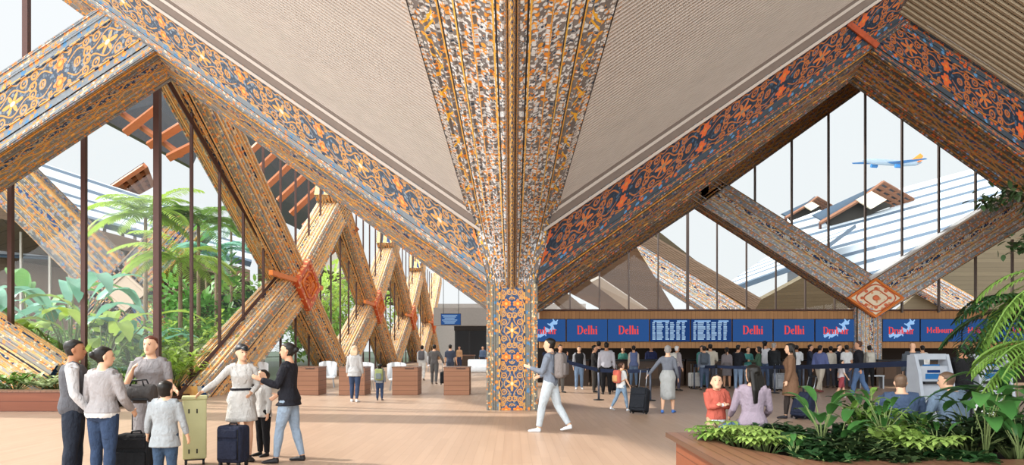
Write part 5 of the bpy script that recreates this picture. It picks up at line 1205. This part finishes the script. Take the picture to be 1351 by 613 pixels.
# the queue and the counter staff
QV = .021
def q(px, Y, face, H, lab, sex='m', top='#888888', bot=('trousers', '#333844'), hair='black', style='short', skin='a', pose=None, over=None, ok=None, pack=None, sleeve=1.0, shoes='#2a2724', hem=.28, flare=0.01, kid=False, top_hem=.50, build=1.0):
    r, T, TL, A_ = person('person', GP(px, Y), face, H, lab, sex, skin, hair, style, top, bot, shoes, pose, vox=QV, over=over, over_kind=ok, sleeve=sleeve, hem=hem, flare=flare, kid=kid, top_hem=top_hem, build=build)
    if pack: backpack(r, T, H, pack[0], pack[1])
    return r
walk = dict(legL=(16, 8, 1), legR=(-14, 14, 1), armL=(-12, 8, 10, 4), armR=(14, 8, 20, 2)); read = dict(armL=(20, 6, 75, -18), armR=(20, 6, 75, -18)); hip = dict(armL=(4, 10, 20, 2), armR=(10, 10, 60, -10))
q(739, 24.5, 150, 1.70, 'person in navy half hidden behind the taupe backpack, hand raised to the face', 'f', '#3c4c66', ('trousers', '#6b6660'), pose=dict(armL=(30, 8, 125, -10), armR=(3, 8, 10, 4)))
q(764, 26.5, 178, 1.66, 'young person in a black vest, grey sleeves and blue jeans under the first Delhi screen', 'm', '#9a9ca2', ('trousers', '#6f90b4'), over=('#26262a', 0, .52), ok='vest', shoes='#d0d0d0', skin='b')
q(784, 24.6, 95, 1.68, 'person in a dark top beside the first barrier post, under the first Delhi screen', 'm', '#2c2b2d', ('trousers', '#4a443e'), pose=read)
q(790, 27.5, 10, 1.86, 'tall person in black behind the man in the lilac shirt', 'm', '#23232b', ('trousers', '#26262a'))
q(800, 23.6, 4, 1.78, 'man in a pale lilac shirt and black trousers seen from behind at the barrier', 'm', '#b4b3be', ('trousers', '#1e1d20'), pose=dict(armR=(0, 9, 6, 6)), build=1.08, skin='c')
q(822, 30.1, 185, 1.62, 'clerk in a teal top behind the desk under the second Delhi screen', 'f', '#2b8f7c', skin='b')
q(836, 27.6, 5, 1.68, 'traveller in a blue vest and blue jeans at the desk under the second Delhi screen', 'f', '#c9b8a8', ('slim', '#5a7696'), over=('#5a6da0', 0, .50), ok='vest')
q(859, 30.1, 180, 1.70, 'clerk in a navy blazer with a red tie under the left flight table', 'm', '#c8453c', over=('#27315e', 1, .50), ok='blazer', skin='b')
q(893, 25.6, 60, 1.66, 'white-haired person in mauve carrying a cream backpack behind the grey-haired woman', 'f', '#a79ca0', ('trousers', '#4a4558'), 'white', 'short', pack=('#d6d2c6', 'cream backpack worn behind the grey-haired woman'))
q(926, 27.9, 160, 1.68, 'person in a teal jacket beside the man in cream', 'm', '#2f8f86', ('trousers', '#3d7a86'))
q(937, 26.6, 15, 1.74, 'man in a cream shirt and grey trousers standing by the thick barrier post', 'm', '#cfc4ac', ('trousers', '#53535c'), pose=hip, build=1.1)
q(929, 25.9, 12, 1.66, 'person with a slate backpack left of the man in cream', 'f', '#7b8ba0', ('slim', '#4c5f7e'), pack=('#515d6b', 'slate grey backpack beside the man in cream'))
q(959, 27.0, 6, 1.60, 'person in a mauve top, grey skirt and black hat seen from behind', 'f', '#968a8e', ('skirt', '#8b8386'), hem=.30, style='cap')
q(974, 25.6, 55, 1.70, 'man in a black jacket and pale jeans looking down in the queue', 'm', '#c9c4bc', ('trousers', '#7f9fc4'), over=('#23252c', 1, .48), ok='jacket', pose=read)
q(987, 28.0, 175, 1.62, 'woman in a turquoise top facing the queue beside the man in a black jacket', 'f', '#2c9a92', ('trousers', '#8fa5bd'), skin='b', pose=read)
q(1001, 26.4, 300, 1.64, 'person in a dark green top looking left in the queue', 'f', '#3e6148', ('slim', '#3f5b86'), style='bob', pose=read)
q(1009, 27.4, 15, 1.86, 'tall man in a white shirt and black cap in the middle of the queue', 'm', '#d7d9e2', ('trousers', '#54709a'), style='cap')
q(1021, 26.2, 60, 1.78, 'grey-haired man in a black jacket behind the brown coat', 'm', '#4f6470', ('trousers', '#3a3f47'), 'grey', over=('#2a2d31', 1, .50), ok='jacket')
q(1051, 27.5, 20, 1.70, 'man in a white shirt just right of the brown coat', 'm', '#dcdfe3', ('trousers', '#39414f'), pose=read, skin='c')
q(1069, 28.0, 120, 1.72, 'person in a dark blazer just right of the man in a white shirt', 'm', '#cfc8bd', over=('#2c3346', 1, .50), ok='blazer', pose=read)
q(1082, 24.6, 60, 1.70, 'man in a violet-blue jacket and cream trousers walking right', 'm', '#9c8fae', ('trousers', '#cdbfa8'), pose=walk, over=('#5c6aa6', 1, .49), ok='jacket', shoes='#7a3a3a', build=1.05)
q(1096, 27.4, 10, 1.66, 'person in a cream top seen from behind between the violet jacket and the dark blazer', 'f', '#cfc6b6', ('trousers', '#3a3a44'))
q(1107, 27.8, 150, 1.72, 'man in a navy blazer facing the viewer behind the barrier belt', 'm', '#d8d2c8', over=('#242a3c', 1, .50), ok='blazer', skin='b')
q(1110, 22.0, 95, 1.22, 'child in a white top and red and blue shorts running along the barrier', 'f', '#d8cfd2', ('shorts', '#b83a48'), pose=walk, skin='b', shoes='#c9c9c9', sleeve=.4)
q(1117, 26.8, 8, 1.70, 'person in a white T-shirt with a turquoise strap seen from behind', 'f', '#e2e4e4', ('trousers', '#45506a'), sleeve=.4, pack=None)
r = q(1133, 22.0, 300, 1.83, 'tall man in a black jacket and blue jeans walking left along the barrier', 'm', '#a3a6ae', ('trousers', '#4e74a6'), over=('#25252d', 1, .48), ok='jacket', pose=walk, skin='a', shoes='#a0565a', build=1.08, hair='brown')
q(1147, 26.4, 15, 1.68, 'person in black trousers carrying a cream backpack under the carved post', 'f', '#8b877c', ('slim', '#1f1f22'), pack=('#cbc5b4', 'cream and green backpack under the carved post'), shoes='#4a5a86')
q(1204, 21.0, 30, 1.74, 'bald man in a slate jacket behind the left kiosk', 'm', '#4d5662', ('trousers', '#42506a'), style='bald', skin='b', over=('#525b66', 1, .49), ok='jacket', build=1.1)
q(1217, 26.0, 10, 1.68, 'person in a white shirt behind the left kiosk', 'm', '#e6e6e2', ('trousers', '#3a3f4a'))
q(1270, 14.2, 15, 1.66, 'person in a black T-shirt using the kiosk among the palm fronds', 'm', '#1e1e20', ('trousers', '#23242a'), sleeve=.4, skin='c', pose=dict(armL=(30, 10, 60, -6), armR=(20, 10, 40, 0)), build=1.15)

# ---------------------------------------------------------------- furniture and fittings
podl = ['walnut board block nearest the left braces, partly behind the woman in the black blazer', 'walnut board block behind the blonde woman', 'walnut board block in the middle, right of the child with the backpack', 'walnut board block nearest the central column']
for (px0, px1), lab in zip(((398, 420), (447, 481), (518, 551), (588, 619)), podl):
    x0, x1 = GX(px0, 23.1), GX(px1, 23.1); w_ = max(.86, x1 - x0); xc = x1 - w_ / 2; root = empty('wooden_counter_block', (xc, 23.6, 0)); tag(root, lab, 'counter block', 'walnut counter blocks')
    mb = MB(); mb.box((0, 0, .46), (w_, 1.0, .92)); mb.build('body', M_pod, root); mb = MB(); mb.box((0, 0, .94), (w_ + .03, 1.03, .04)); mb.build('top', M_benchtop, root)
    mb = MB(); mb.box((.15, -.505, .90), (.3, .02, .025)); mb.build('slot', M_black, root)
def chair(loc, rz, label):
    root = empty('shell_chair', loc, rz, label, 'chair', None); rings = []
    for i in range(7):
        a = -1.25 + 2.5 * i / 6; rings.append([V((sin(a) * .34, .30 - cos(a) * .34 * -.2 + cos(a) * -.0 + .12 * cos(a), z)) + V((0, 0, .12 * cos(a) if z > .5 else 0)) for z in (.42, .95)] + [V((sin(a) * .38, .34 + .14 * cos(a), z)) + V((0, 0, .12 * cos(a) if z > .5 else 0)) for z in (.95, .42)])
    mb = MB(); mb.loft(rings); mb.build('backrest', M_white, root, True); mb = MB(); mb.rbox((0, .12, .42), (.6, .55, .09), .04); mb.build('seat', M_white, root, True)
    for sx in (-1, 1):
        for sy in (-1, 1): mb = MB(); mb.tube([V((sx * .2, .12 + sy * .18, .4)), V((sx * .26, .12 + sy * .24, 0))], .014, 6); mb.build('leg', M_metal, root)
    return root
for px, Y, rz, lab in ((337, 26, 0, 'white shell chair seen between the boy and the woman in the blazer'), (484, 25.4, .4, 'white shell chair right behind the block beside the blonde woman'), (524, 25.4, .2, 'white shell chair behind the middle walnut block'),
        (432, 27.5, .2, 'white shell chair left of the blonde woman'), (570, 45, .1, 'white shell chair far back between the walkers')): chair(GP(px, Y), rz, lab)
sf = empty('white_sofa', GP(630, 44), 0, 'white rounded sofa far back just left of the central column', 'sofa'); mb = MB(); mb.rbox((0, 0, .25), (1.3, .8, .5), .15); mb.build('seat', M_white, sf, True); mb = MB(); mb.rbox((0, .32, .55), (1.3, .2, .6), .09); mb.build('backrest', M_white, sf, True)
# hanging screen
hs = empty('hanging_screen', P(595, 421, 27.0)); tag(hs, 'small blue flight screen hanging from the roof left of the central column', 'screen'); mb = MB(); mb.box((0, 0, 0), (.80, .08, .46)); mb.build('casing', M_sframe, hs)
mb = MB(); mb.box((0, -.045, 0), (.76, .01, .42)); mb.build('panel', E_blue, hs); mb = MB()
for r in range(6): mb.box((-.05, -.053, .15 - r * .06), (.6 - .1 * (r % 3), .005, .022))
mb.build('flight_rows', E_row, hs)
for s in (-.3, .3): mb = MB(); mb.tube([V((s, 0, .2)), V((s, 0, 9.0))], .012, 5); mb.build('hanger_rod', M_black, hs)
# far hall pieces
fh = MB(); fh.box((GX(612, 62), 62, 4.4), (5.4, 1.0, 1.6)); struct(fh.build('trim_2', plain('grey_far_wall', '#8b857f', .8)))
sk = empty('far_shop', GP(622, 60), 0, 'dark open shop front far back beside the central column', 'shop'); mb = MB(); mb.box((0, 2, 1.8), (3.0, .2, 3.4)); mb.build('back_wall', M_black, sk)
for s in (-1.4, -.2, 1.3): mb = MB(); mb.box((s, 0, 1.75), (.12, .12, 3.4)); mb.build('post', M_black, sk)
mb = MB(); mb.box((0, 0, 3.3), (3.0, .6, .4)); mb.build('header', plain('dark_back_wall', '#221d1a', .9), sk)
dk = empty('reception_desk', GP(613, 52), 0, 'dark brown reception desk far back left of the column', 'desk'); mb = MB(); mb.box((0, 0, .5), (1.5, .6, 1.0)); mb.build('body', M_desk, dk); mb = MB(); mb.box((0, 0, 1.02), (1.6, .7, .06)); mb.build('worktop', M_benchtop, dk)
# barrier posts and belts
def post(px, Y, lab, h=.98):
    root = empty('barrier_post', GP(px, Y), 0, lab, 'barrier post', 'belt barrier posts'); mb = MB(); mb.tube([V((0,0,0)), V((0,0,.02)), V((0,0,.035))], [.17, .17, .05], 18); mb.build('base', M_black, root, True)
    mb = MB(); mb.tube([V((0,0,.03)), V((0,0,h))], .034, 12); mb.build('pole', M_metalD, root, True); mb = MB(); mb.tube([V((0,0,h - .12)), V((0,0,h + .02))], .042, 12); mb.build('belt_head', M_black, root, True)
    return V((GX(px, Y), Y, h - .06))
M_metalD = plain('dark_blue_grey_metal', '#5a6170', .4, .4)
ps = [post(790, 21.0, 'barrier post behind the lilac shirt man'), post(858, 20.8, 'barrier post between the girl with the orange backpack and the grey-haired woman'), post(916, 26.5, 'barrier post right of the grey-haired woman, first of the long belt'),
      post(945, 25.0, 'thick barrier post beside the man in cream'), post(1022, 24.2, 'barrier post behind the brown coat'), post(1060, 24.5, 'barrier post just right of the brown coat')]
def belt(a, b, lab, w_=.055, sag=.03):
    n = 8; pts = [a.lerp(b, i / n) - V((0, 0, sag * 4 * (i / n) * (1 - i / n))) for i in range(n + 1)]; mb = MB(); mb.tube(pts, [(.006, w_)] * (n + 1), 4, up=(0, 0, 1)); tag(mb.build('barrier_belt', M_belt), lab, 'barrier belt')
belt(P(716, 466, 20.5), ps[0], 'dark barrier belt running from beside the column to the first post'); belt(ps[0], ps[1], 'dark barrier belt behind the girl with the orange backpack')
belt(ps[2], ps[3], 'short navy belt left of the man in cream'); belt(ps[3], ps[4], 'navy belt crossing the middle of the queue'); 
kx = P(1207, 479, 15.0)
belt(ps[4], kx, 'wide navy belt running from the brown coat to the left kiosk', .065, .02)
# kiosks
def kiosk(px, Y, rz, lab, lab2):
    root = empty('check_in_kiosk', GP(px, Y), rz, lab, 'kiosk'); 
    for s in (-1, 1):
        mb = MB(); pr = [(-.28, 0), (.30, 0), (.22, 1.46), (.02, 1.48), (-.10, 1.1)]; mb.loft([[V((s * .36 + dx, y, z)) for y, z in pr] for dx in (-.035, .035)]); mb.build('side_panel', M_grey, root)
    mb = MB(); mb.box((0, .12, .62), (.66, .3, 1.24)); mb.build('body', M_grey, root)
    mb = MB(); mb.box((0, .12, 1.43), (.66, .2, .12)); mb.build('top_bar', M_grey, root)
    mb = MB(); mb.box((0, .0, 1.12), (.36, .04, .30), Matrix.Rotation(-.25, 3, 'X')); mb.build('screen', emit('kiosk_screen', '#3b7ab8', .6), root)
    mb = MB(); mb.box((0, -.035, 1.13), (.28, .02, .05), Matrix.Rotation(-.25, 3, 'X')); mb.build('screen_banner', E_navy, root)
    mb = MB(); mb.box((0, -.06, .9), (.5, .1, .05)); mb.build('shelf', M_black, root)
    return root
kiosk(1230, 14.0, radians(8), 'grey self-service kiosk with a blue screen, between the two seated teenagers', ''); kiosk(1308, 14.2, radians(8), 'grey self-service kiosk half hidden by palm fronds at the right', '')
wb2 = empty('white_bin', GP(1312, 12.6), 0, 'low white box beside the right kiosk behind the fronds', 'box'); mb = MB(); mb.rbox((0, 0, .3), (.5, .4, .6), .03); mb.build('shell', M_white, wb2, True); mb = MB(); mb.rbox((0, 0, .62), (.52, .42, .05), .02); mb.build('lid', M_white, wb2, True)
bn = empty('low_bench', GP(1148, 27.0), 0, 'low pale metal bench under the carved post', 'bench'); mb = MB(); mb.box((0, 0, .5), (1.0, .3, .05)); mb.build('seat', M_metal, bn)
for s in (-.45, .45): mb = MB(); mb.box((s, 0, .24), (.05, .28, .48)); mb.build('leg', M_metal, bn)
for px, Y, lab, c, sz in ((883, 26.2, 'white hard suitcase held near the first long belt post', '#d6d6d2', (.4, .25, .55)), (1028, 25.6, 'grey hard suitcase in the queue behind the brown coat', '#9ba0a6', (.42, .26, .6)), (812, 24.8, 'black suitcase beside the man in the lilac shirt', '#1c1c20', (.4, .26, .6)), (916, 27.4, 'white rounded suitcase behind the first long belt post', '#dcdcd8', (.45, .25, .55))):
    if px != 883: suitcase(GP(px, Y), .3, lab, c, sz, handle=.35)
# ---------------------------------------------------------------- foreground planter
fp = empty('wooden_planter', (2.03, 9.0, 0)); tag(fp, 'large red-brown wooden bench planter full of dark plants in the right foreground', 'planter'); fo = V((2.03, 9.0, 0))
outer = [(2.03, 9.02), (2.03, 6.2), (2.9, 5.3), (9.2, 5.3), (9.2, 9.02)]; inner = [(2.48, 8.56), (2.48, 7.75), (2.95, 6.84), (8.7, 6.84), (8.7, 8.56)]
mb = MB()
for i in range(5):
    a, b, c, d = outer[i], outer[(i+1) % 5], inner[(i+1) % 5], inner[i]; k = len(mb.v)
    for z in (.44, .50): mb.v += [V((*p, z)) - fo for p in (a, b, c, d)]
    mb.face((k, k+3, k+2, k+1)); mb.face((k+4, k+5, k+6, k+7)); mb.face((k, k+1, k+5, k+4)); mb.face((k+2, k+3, k+7, k+6))
mb.build('bench_rim', M_benchtop, fp)
mb = MB(); ins = .035
for poly in (outer, inner):
    cx_, cy_ = 5.8, 7.2
    for i in range(5):
        a, b = poly[i], poly[(i+1) % 5]; f = lambda p: (p[0] + (cx_ - p[0]) / 30 * (1 if poly is outer else -1), p[1] + (cy_ - p[1]) / 30 * (1 if poly is outer else -1)); a, b = f(a), f(b)
        mb.quad(V((*a, 0)) - fo, V((*b, 0)) - fo, V((*b, .44)) - fo, V((*a, .44)) - fo)
mb.build('side_boards', M_bench, fp)
mb = MB(); mb.poly([V((*p, .40)) - fo for p in inner]); mb.build('soil', M_soil, fp)
SZ = .40
def fpos(px, Y): return (GX(px, Y), Y, SZ)
L_sch = leafmat('light_schefflera_leaf', '#6f9440', '#b0c46a', trans=.2)
def rosette(name, loc, label, mat, n=14, L=.13, W=.035, r=.25, h=.25, seed=1):
    """umbrella-leaf plant: stems ending in rosettes of leaflets"""
    R = random.Random(seed); root = empty(name, loc); tag(root, label, 'plant'); mb = MB(); sm = MB()
    for k in range(n):
        a = R.uniform(0, 2 * pi); rr = r * sqrt(R.random()); top = V((cos(a) * rr, sin(a) * rr, h * R.uniform(.55, 1.1))); sm.tube([V((cos(a) * rr * .2, sin(a) * rr * .2, 0)), top * .6, top], [.006, .005, .004], 5)
        m = R.randint(6, 8)
        for j in range(m):
            q_ = 2 * pi * j / m + a; leaf(mb, top, V((cos(q_), sin(q_), .25)), L * R.uniform(.8, 1.15), W, 1.1, 4, .25)
    mb.build('leaflets', mat, root, True); sm.build('stem', M_stem, root, True); return root
fg = [(978, 8.0, L_sch, 'light green umbrella-leaf plant at the left corner of the foreground planter', 'r', .30), (1012, 7.6, L_sch, 'light umbrella-leaf plant beside the first, in front of the seated long-haired woman', 'r', .28), (948, 8.3, L_fresh, 'small leafy plant beside the blue bundle', 'r', .22),
      (1030, 8.3, L_dark, 'dark low shrub behind the light umbrella-leaf plants', 'b', .34), (1062, 7.5, L_dark, 'dark low shrub below the tall broad leaves', 'b', .30), (1100, 8.0, L_dark, 'dark leafy mound in the middle of the planter', 'b', .36), (1128, 7.2, L_deep, 'deep green mound near the front rim, right of the broad leaves', 'b', .34),
      (1150, 8.1, L_fresh, 'upright shrub with narrow fresh leaves left of the navy jacket', 'n', .62), (1185, 7.4, L_sch, 'light narrow-leaved shrub in front of the navy jacket', 'n', .55), (1225, 7.2, L_sch, 'yellow-green spreading shrub near the front, between the teenagers', 'r', .36), (1205, 8.2, L_fresh, 'leafy shrub right behind the navy jacket', 'n', .66),
      (1245, 8.0, L_dark, 'dark shrub in front of the denim jacket', 'b', .48), (1280, 7.5, L_deep, 'deep green mound under the denim jacket', 'b', .46), (1315, 8.0, L_dark, 'dark shrub right of the denim jacket', 'b', .50), (1340, 7.3, L_deep, 'dense dark shrub in the lower right corner', 'b', .46), (1170, 6.98, L_deep, 'low dark plant along the front rim at the middle right', 'b', .25), (1262, 6.98, L_dark, 'low dark plant along the front rim at the right', 'b', .25), (1090, 6.98, L_dark, 'low dark plant along the front rim below the broad leaves', 'b', .2)]
for i, (px, Y, mat, lab, kd, h) in enumerate(fg):
    if px > 1275 or 1140 < px < 1160: h *= 1.2
    elif px > 1160: h *= .72
    if kd == 'r': rosette('umbrella_leaf_plant', fpos(px, Y), lab, mat, 30, .13, .030, .34, h, 200 + i)
    elif kd == 'b': leafy('leafy_shrub', fpos(px, Y), lab, mat, h, 420, .13, .036, r=.42, seed=200 + i)
    else: leafy('narrow_leaf_shrub', fpos(px, Y), lab, mat, h, 190, .22, .034, r=.34, seed=200 + i, droop=.8, spread=.7)
def broad(loc, label, mat, n, h, L, W, seed, arc=(0, 6.28), name='broad_leaf_plant', lift=.9):
    R = random.Random(seed); root = empty(name, loc); tag(root, label, 'plant'); mb = MB(); sm = MB()
    for k in range(n):
        a = R.uniform(*arc); hh = h * R.uniform(.5, 1); rr = hh * R.uniform(.15, .5); t = V((cos(a) * rr, sin(a) * rr, hh)); sm.tube([V((0,0,0)), V((t.x * .3, t.y * .3, hh * .6)), t], [.009, .007, .005], 5)
        leaf(mb, t, V((cos(a) * .7, sin(a) * .7, lift)), L * R.uniform(.8, 1.1), W * R.uniform(.85, 1.1), 1.1, 8, .3)
    mb.build('leaves', mat, root, True); sm.build('stalks', M_stem, root, True)
L_gloss = leafmat('glossy_green_leaf', '#2d5a2c', '#5b8f47', rough=.3, trans=.2)
broad(fpos(1085, 7.7), 'tall glossy broad-leaved plant left of centre in the planter', L_gloss, 12, .62, .34, .062, 301)
broad(fpos(1108, 7.3), 'second glossy broad-leaved plant just right of the tallest leaves', L_gloss, 9, .42, .30, .058, 302)
broad(fpos(1300, 7.1), 'large dark paddle leaves spreading at the lower right', L_gloss, 10, .75, .55, .085, 303, lift=.3)
broad(fpos(1345, 7.6), 'big arching paddle leaves at the right edge', L_gloss, 10, 1.0, .60, .09, 304, (1.6, 4.7), lift=.25)
for i, (px, Y, nm, lab, mat, n, h, L, W) in enumerate([(1135, 8.2, 'broad_leaf_plant', 'dark upright plant left of the narrow fresh shrub', L_dark, 12, .55, .26, .04), (1165, 7.6, 'broad_leaf_plant', 'tall narrow-leaved plant in front of the gap left of the navy jacket', L_gloss, 14, .66, .26, .032),
        (1215, 7.9, 'broad_leaf_plant', 'pointed dark leaves standing between the two seated teenagers', L_dark, 12, .40, .22, .030), (1236, 7.4, 'broad_leaf_plant', 'glossy pointed leaves below the denim jacket', L_gloss, 10, .34, .20, .03),
        (1278, 8.2, 'broad_leaf_plant', 'tall dark blades right of the denim jacket', L_dark, 12, .55, .28, .036), (1325, 7.9, 'broad_leaf_plant', 'dark blades below the palm fronds at the right', L_dark, 14, .8, .36, .045), (1345, 6.95, 'broad_leaf_plant', 'bright low blades in the lower right corner', L_gloss, 12, .5, .34, .05), (1048, 7.1, 'broad_leaf_plant', 'small pointed plant near the rim right of the light umbrella-leaf plants', L_gloss, 9, .26, .18, .03)]):
    broad(fpos(px, Y), lab, mat, n, h, L, W, 330 + i, lift=1.0)
fb = tag(empty('white_flower_plant', fpos(1302, 7.6)), 'small plant with tiny white flowers under the paddle leaves', 'plant'); mb = MB(); mf = MB(); R_ = random.Random(9)
for k in range(26):
    a = R_.uniform(0, 6.28); rr = .28 * sqrt(R_.random()); z = R_.uniform(.25, .42); p = V((cos(a) * rr, sin(a) * rr, z)); mb.tube([V((p.x * .3, p.y * .3, 0)), p], .003, 4); mf.ball(p, .016, 6, 4)
mb.build('stem', M_stem, fb); mf.build('flowers', M_white, fb)
palm('potted_palm', fpos(1430, 7.9), 'palm arching in from the right edge with long hanging leaflets, upper crown', L_fresh, 1.95, 10, 1.35, 401, trunk=.05, leafw=.012, leafl=.36, arc=(2.0, 4.3), droop=2.2, per=20, lift=(.1, .8))
palm('potted_palm', fpos(1405, 7.4), 'lower palm drooping over the right kiosk', L_fresh, 1.15, 12, 1.0, 402, trunk=.04, leafw=.011, leafl=.32, arc=(1.7, 4.6), droop=1.8, per=22, lift=(.2, 1.0))
palm('potted_palm', fpos(1378, 8.3), 'dark palm behind the lower palm at the right edge', L_dark, 1.6, 12, 1.2, 403, trunk=.04, leafw=.015, leafl=.34, arc=(1.7, 4.6), droop=1.8, per=20, lift=(.2, 1.0))
# hanging branch at the upper right
tr_ = empty('indoor_tree', (GX(1480, 8.2), 8.2, SZ)); tag(tr_, 'indoor tree whose dark leafy branches reach in at the upper right edge', 'tree'); R_ = random.Random(5)
mb = MB(); mb.tube([V((0,0,0)), V((.05,0,1.6)), V((-.05,0,3.2)), V((0,0,4.0))], [.09,.07,.05,.03], 8); 
bx = [(V((-.05, 0, 2.6)), V((-1.45, -.1, 3.10))), (V((0, 0, 2.3)), V((-1.2, .1, 2.55))), (V((-.7, -.05, 2.85)), V((-1.62, .1, 3.0))), (V((-.6, 0, 2.4)), V((-1.35, -.1, 2.40)))]
for a, b in bx: mb.tube([a, (a + b) / 2 + V((0, 0, .12)), b], [.03, .018, .006], 6)
mb.build('trunk', M_trunk, tr_, True); mb = MB()
for a, b in bx:
    for k in range(130):
        t = R_.uniform(.3, 1.0); p = a.lerp(b, t) + V((0, 0, .12 * (1 - abs(2 * t - 1)))); leaf(mb, p + V((R_.gauss(0, .05), R_.gauss(0, .08), R_.gauss(0, .05))), V((R_.gauss(-.5, .6), R_.gauss(0, .8), R_.gauss(-.2, .5))), R_.uniform(.08, .13), .026, .6, 4, .2)
mb.build('leaves', L_deep, tr_, True)
bake_pending()
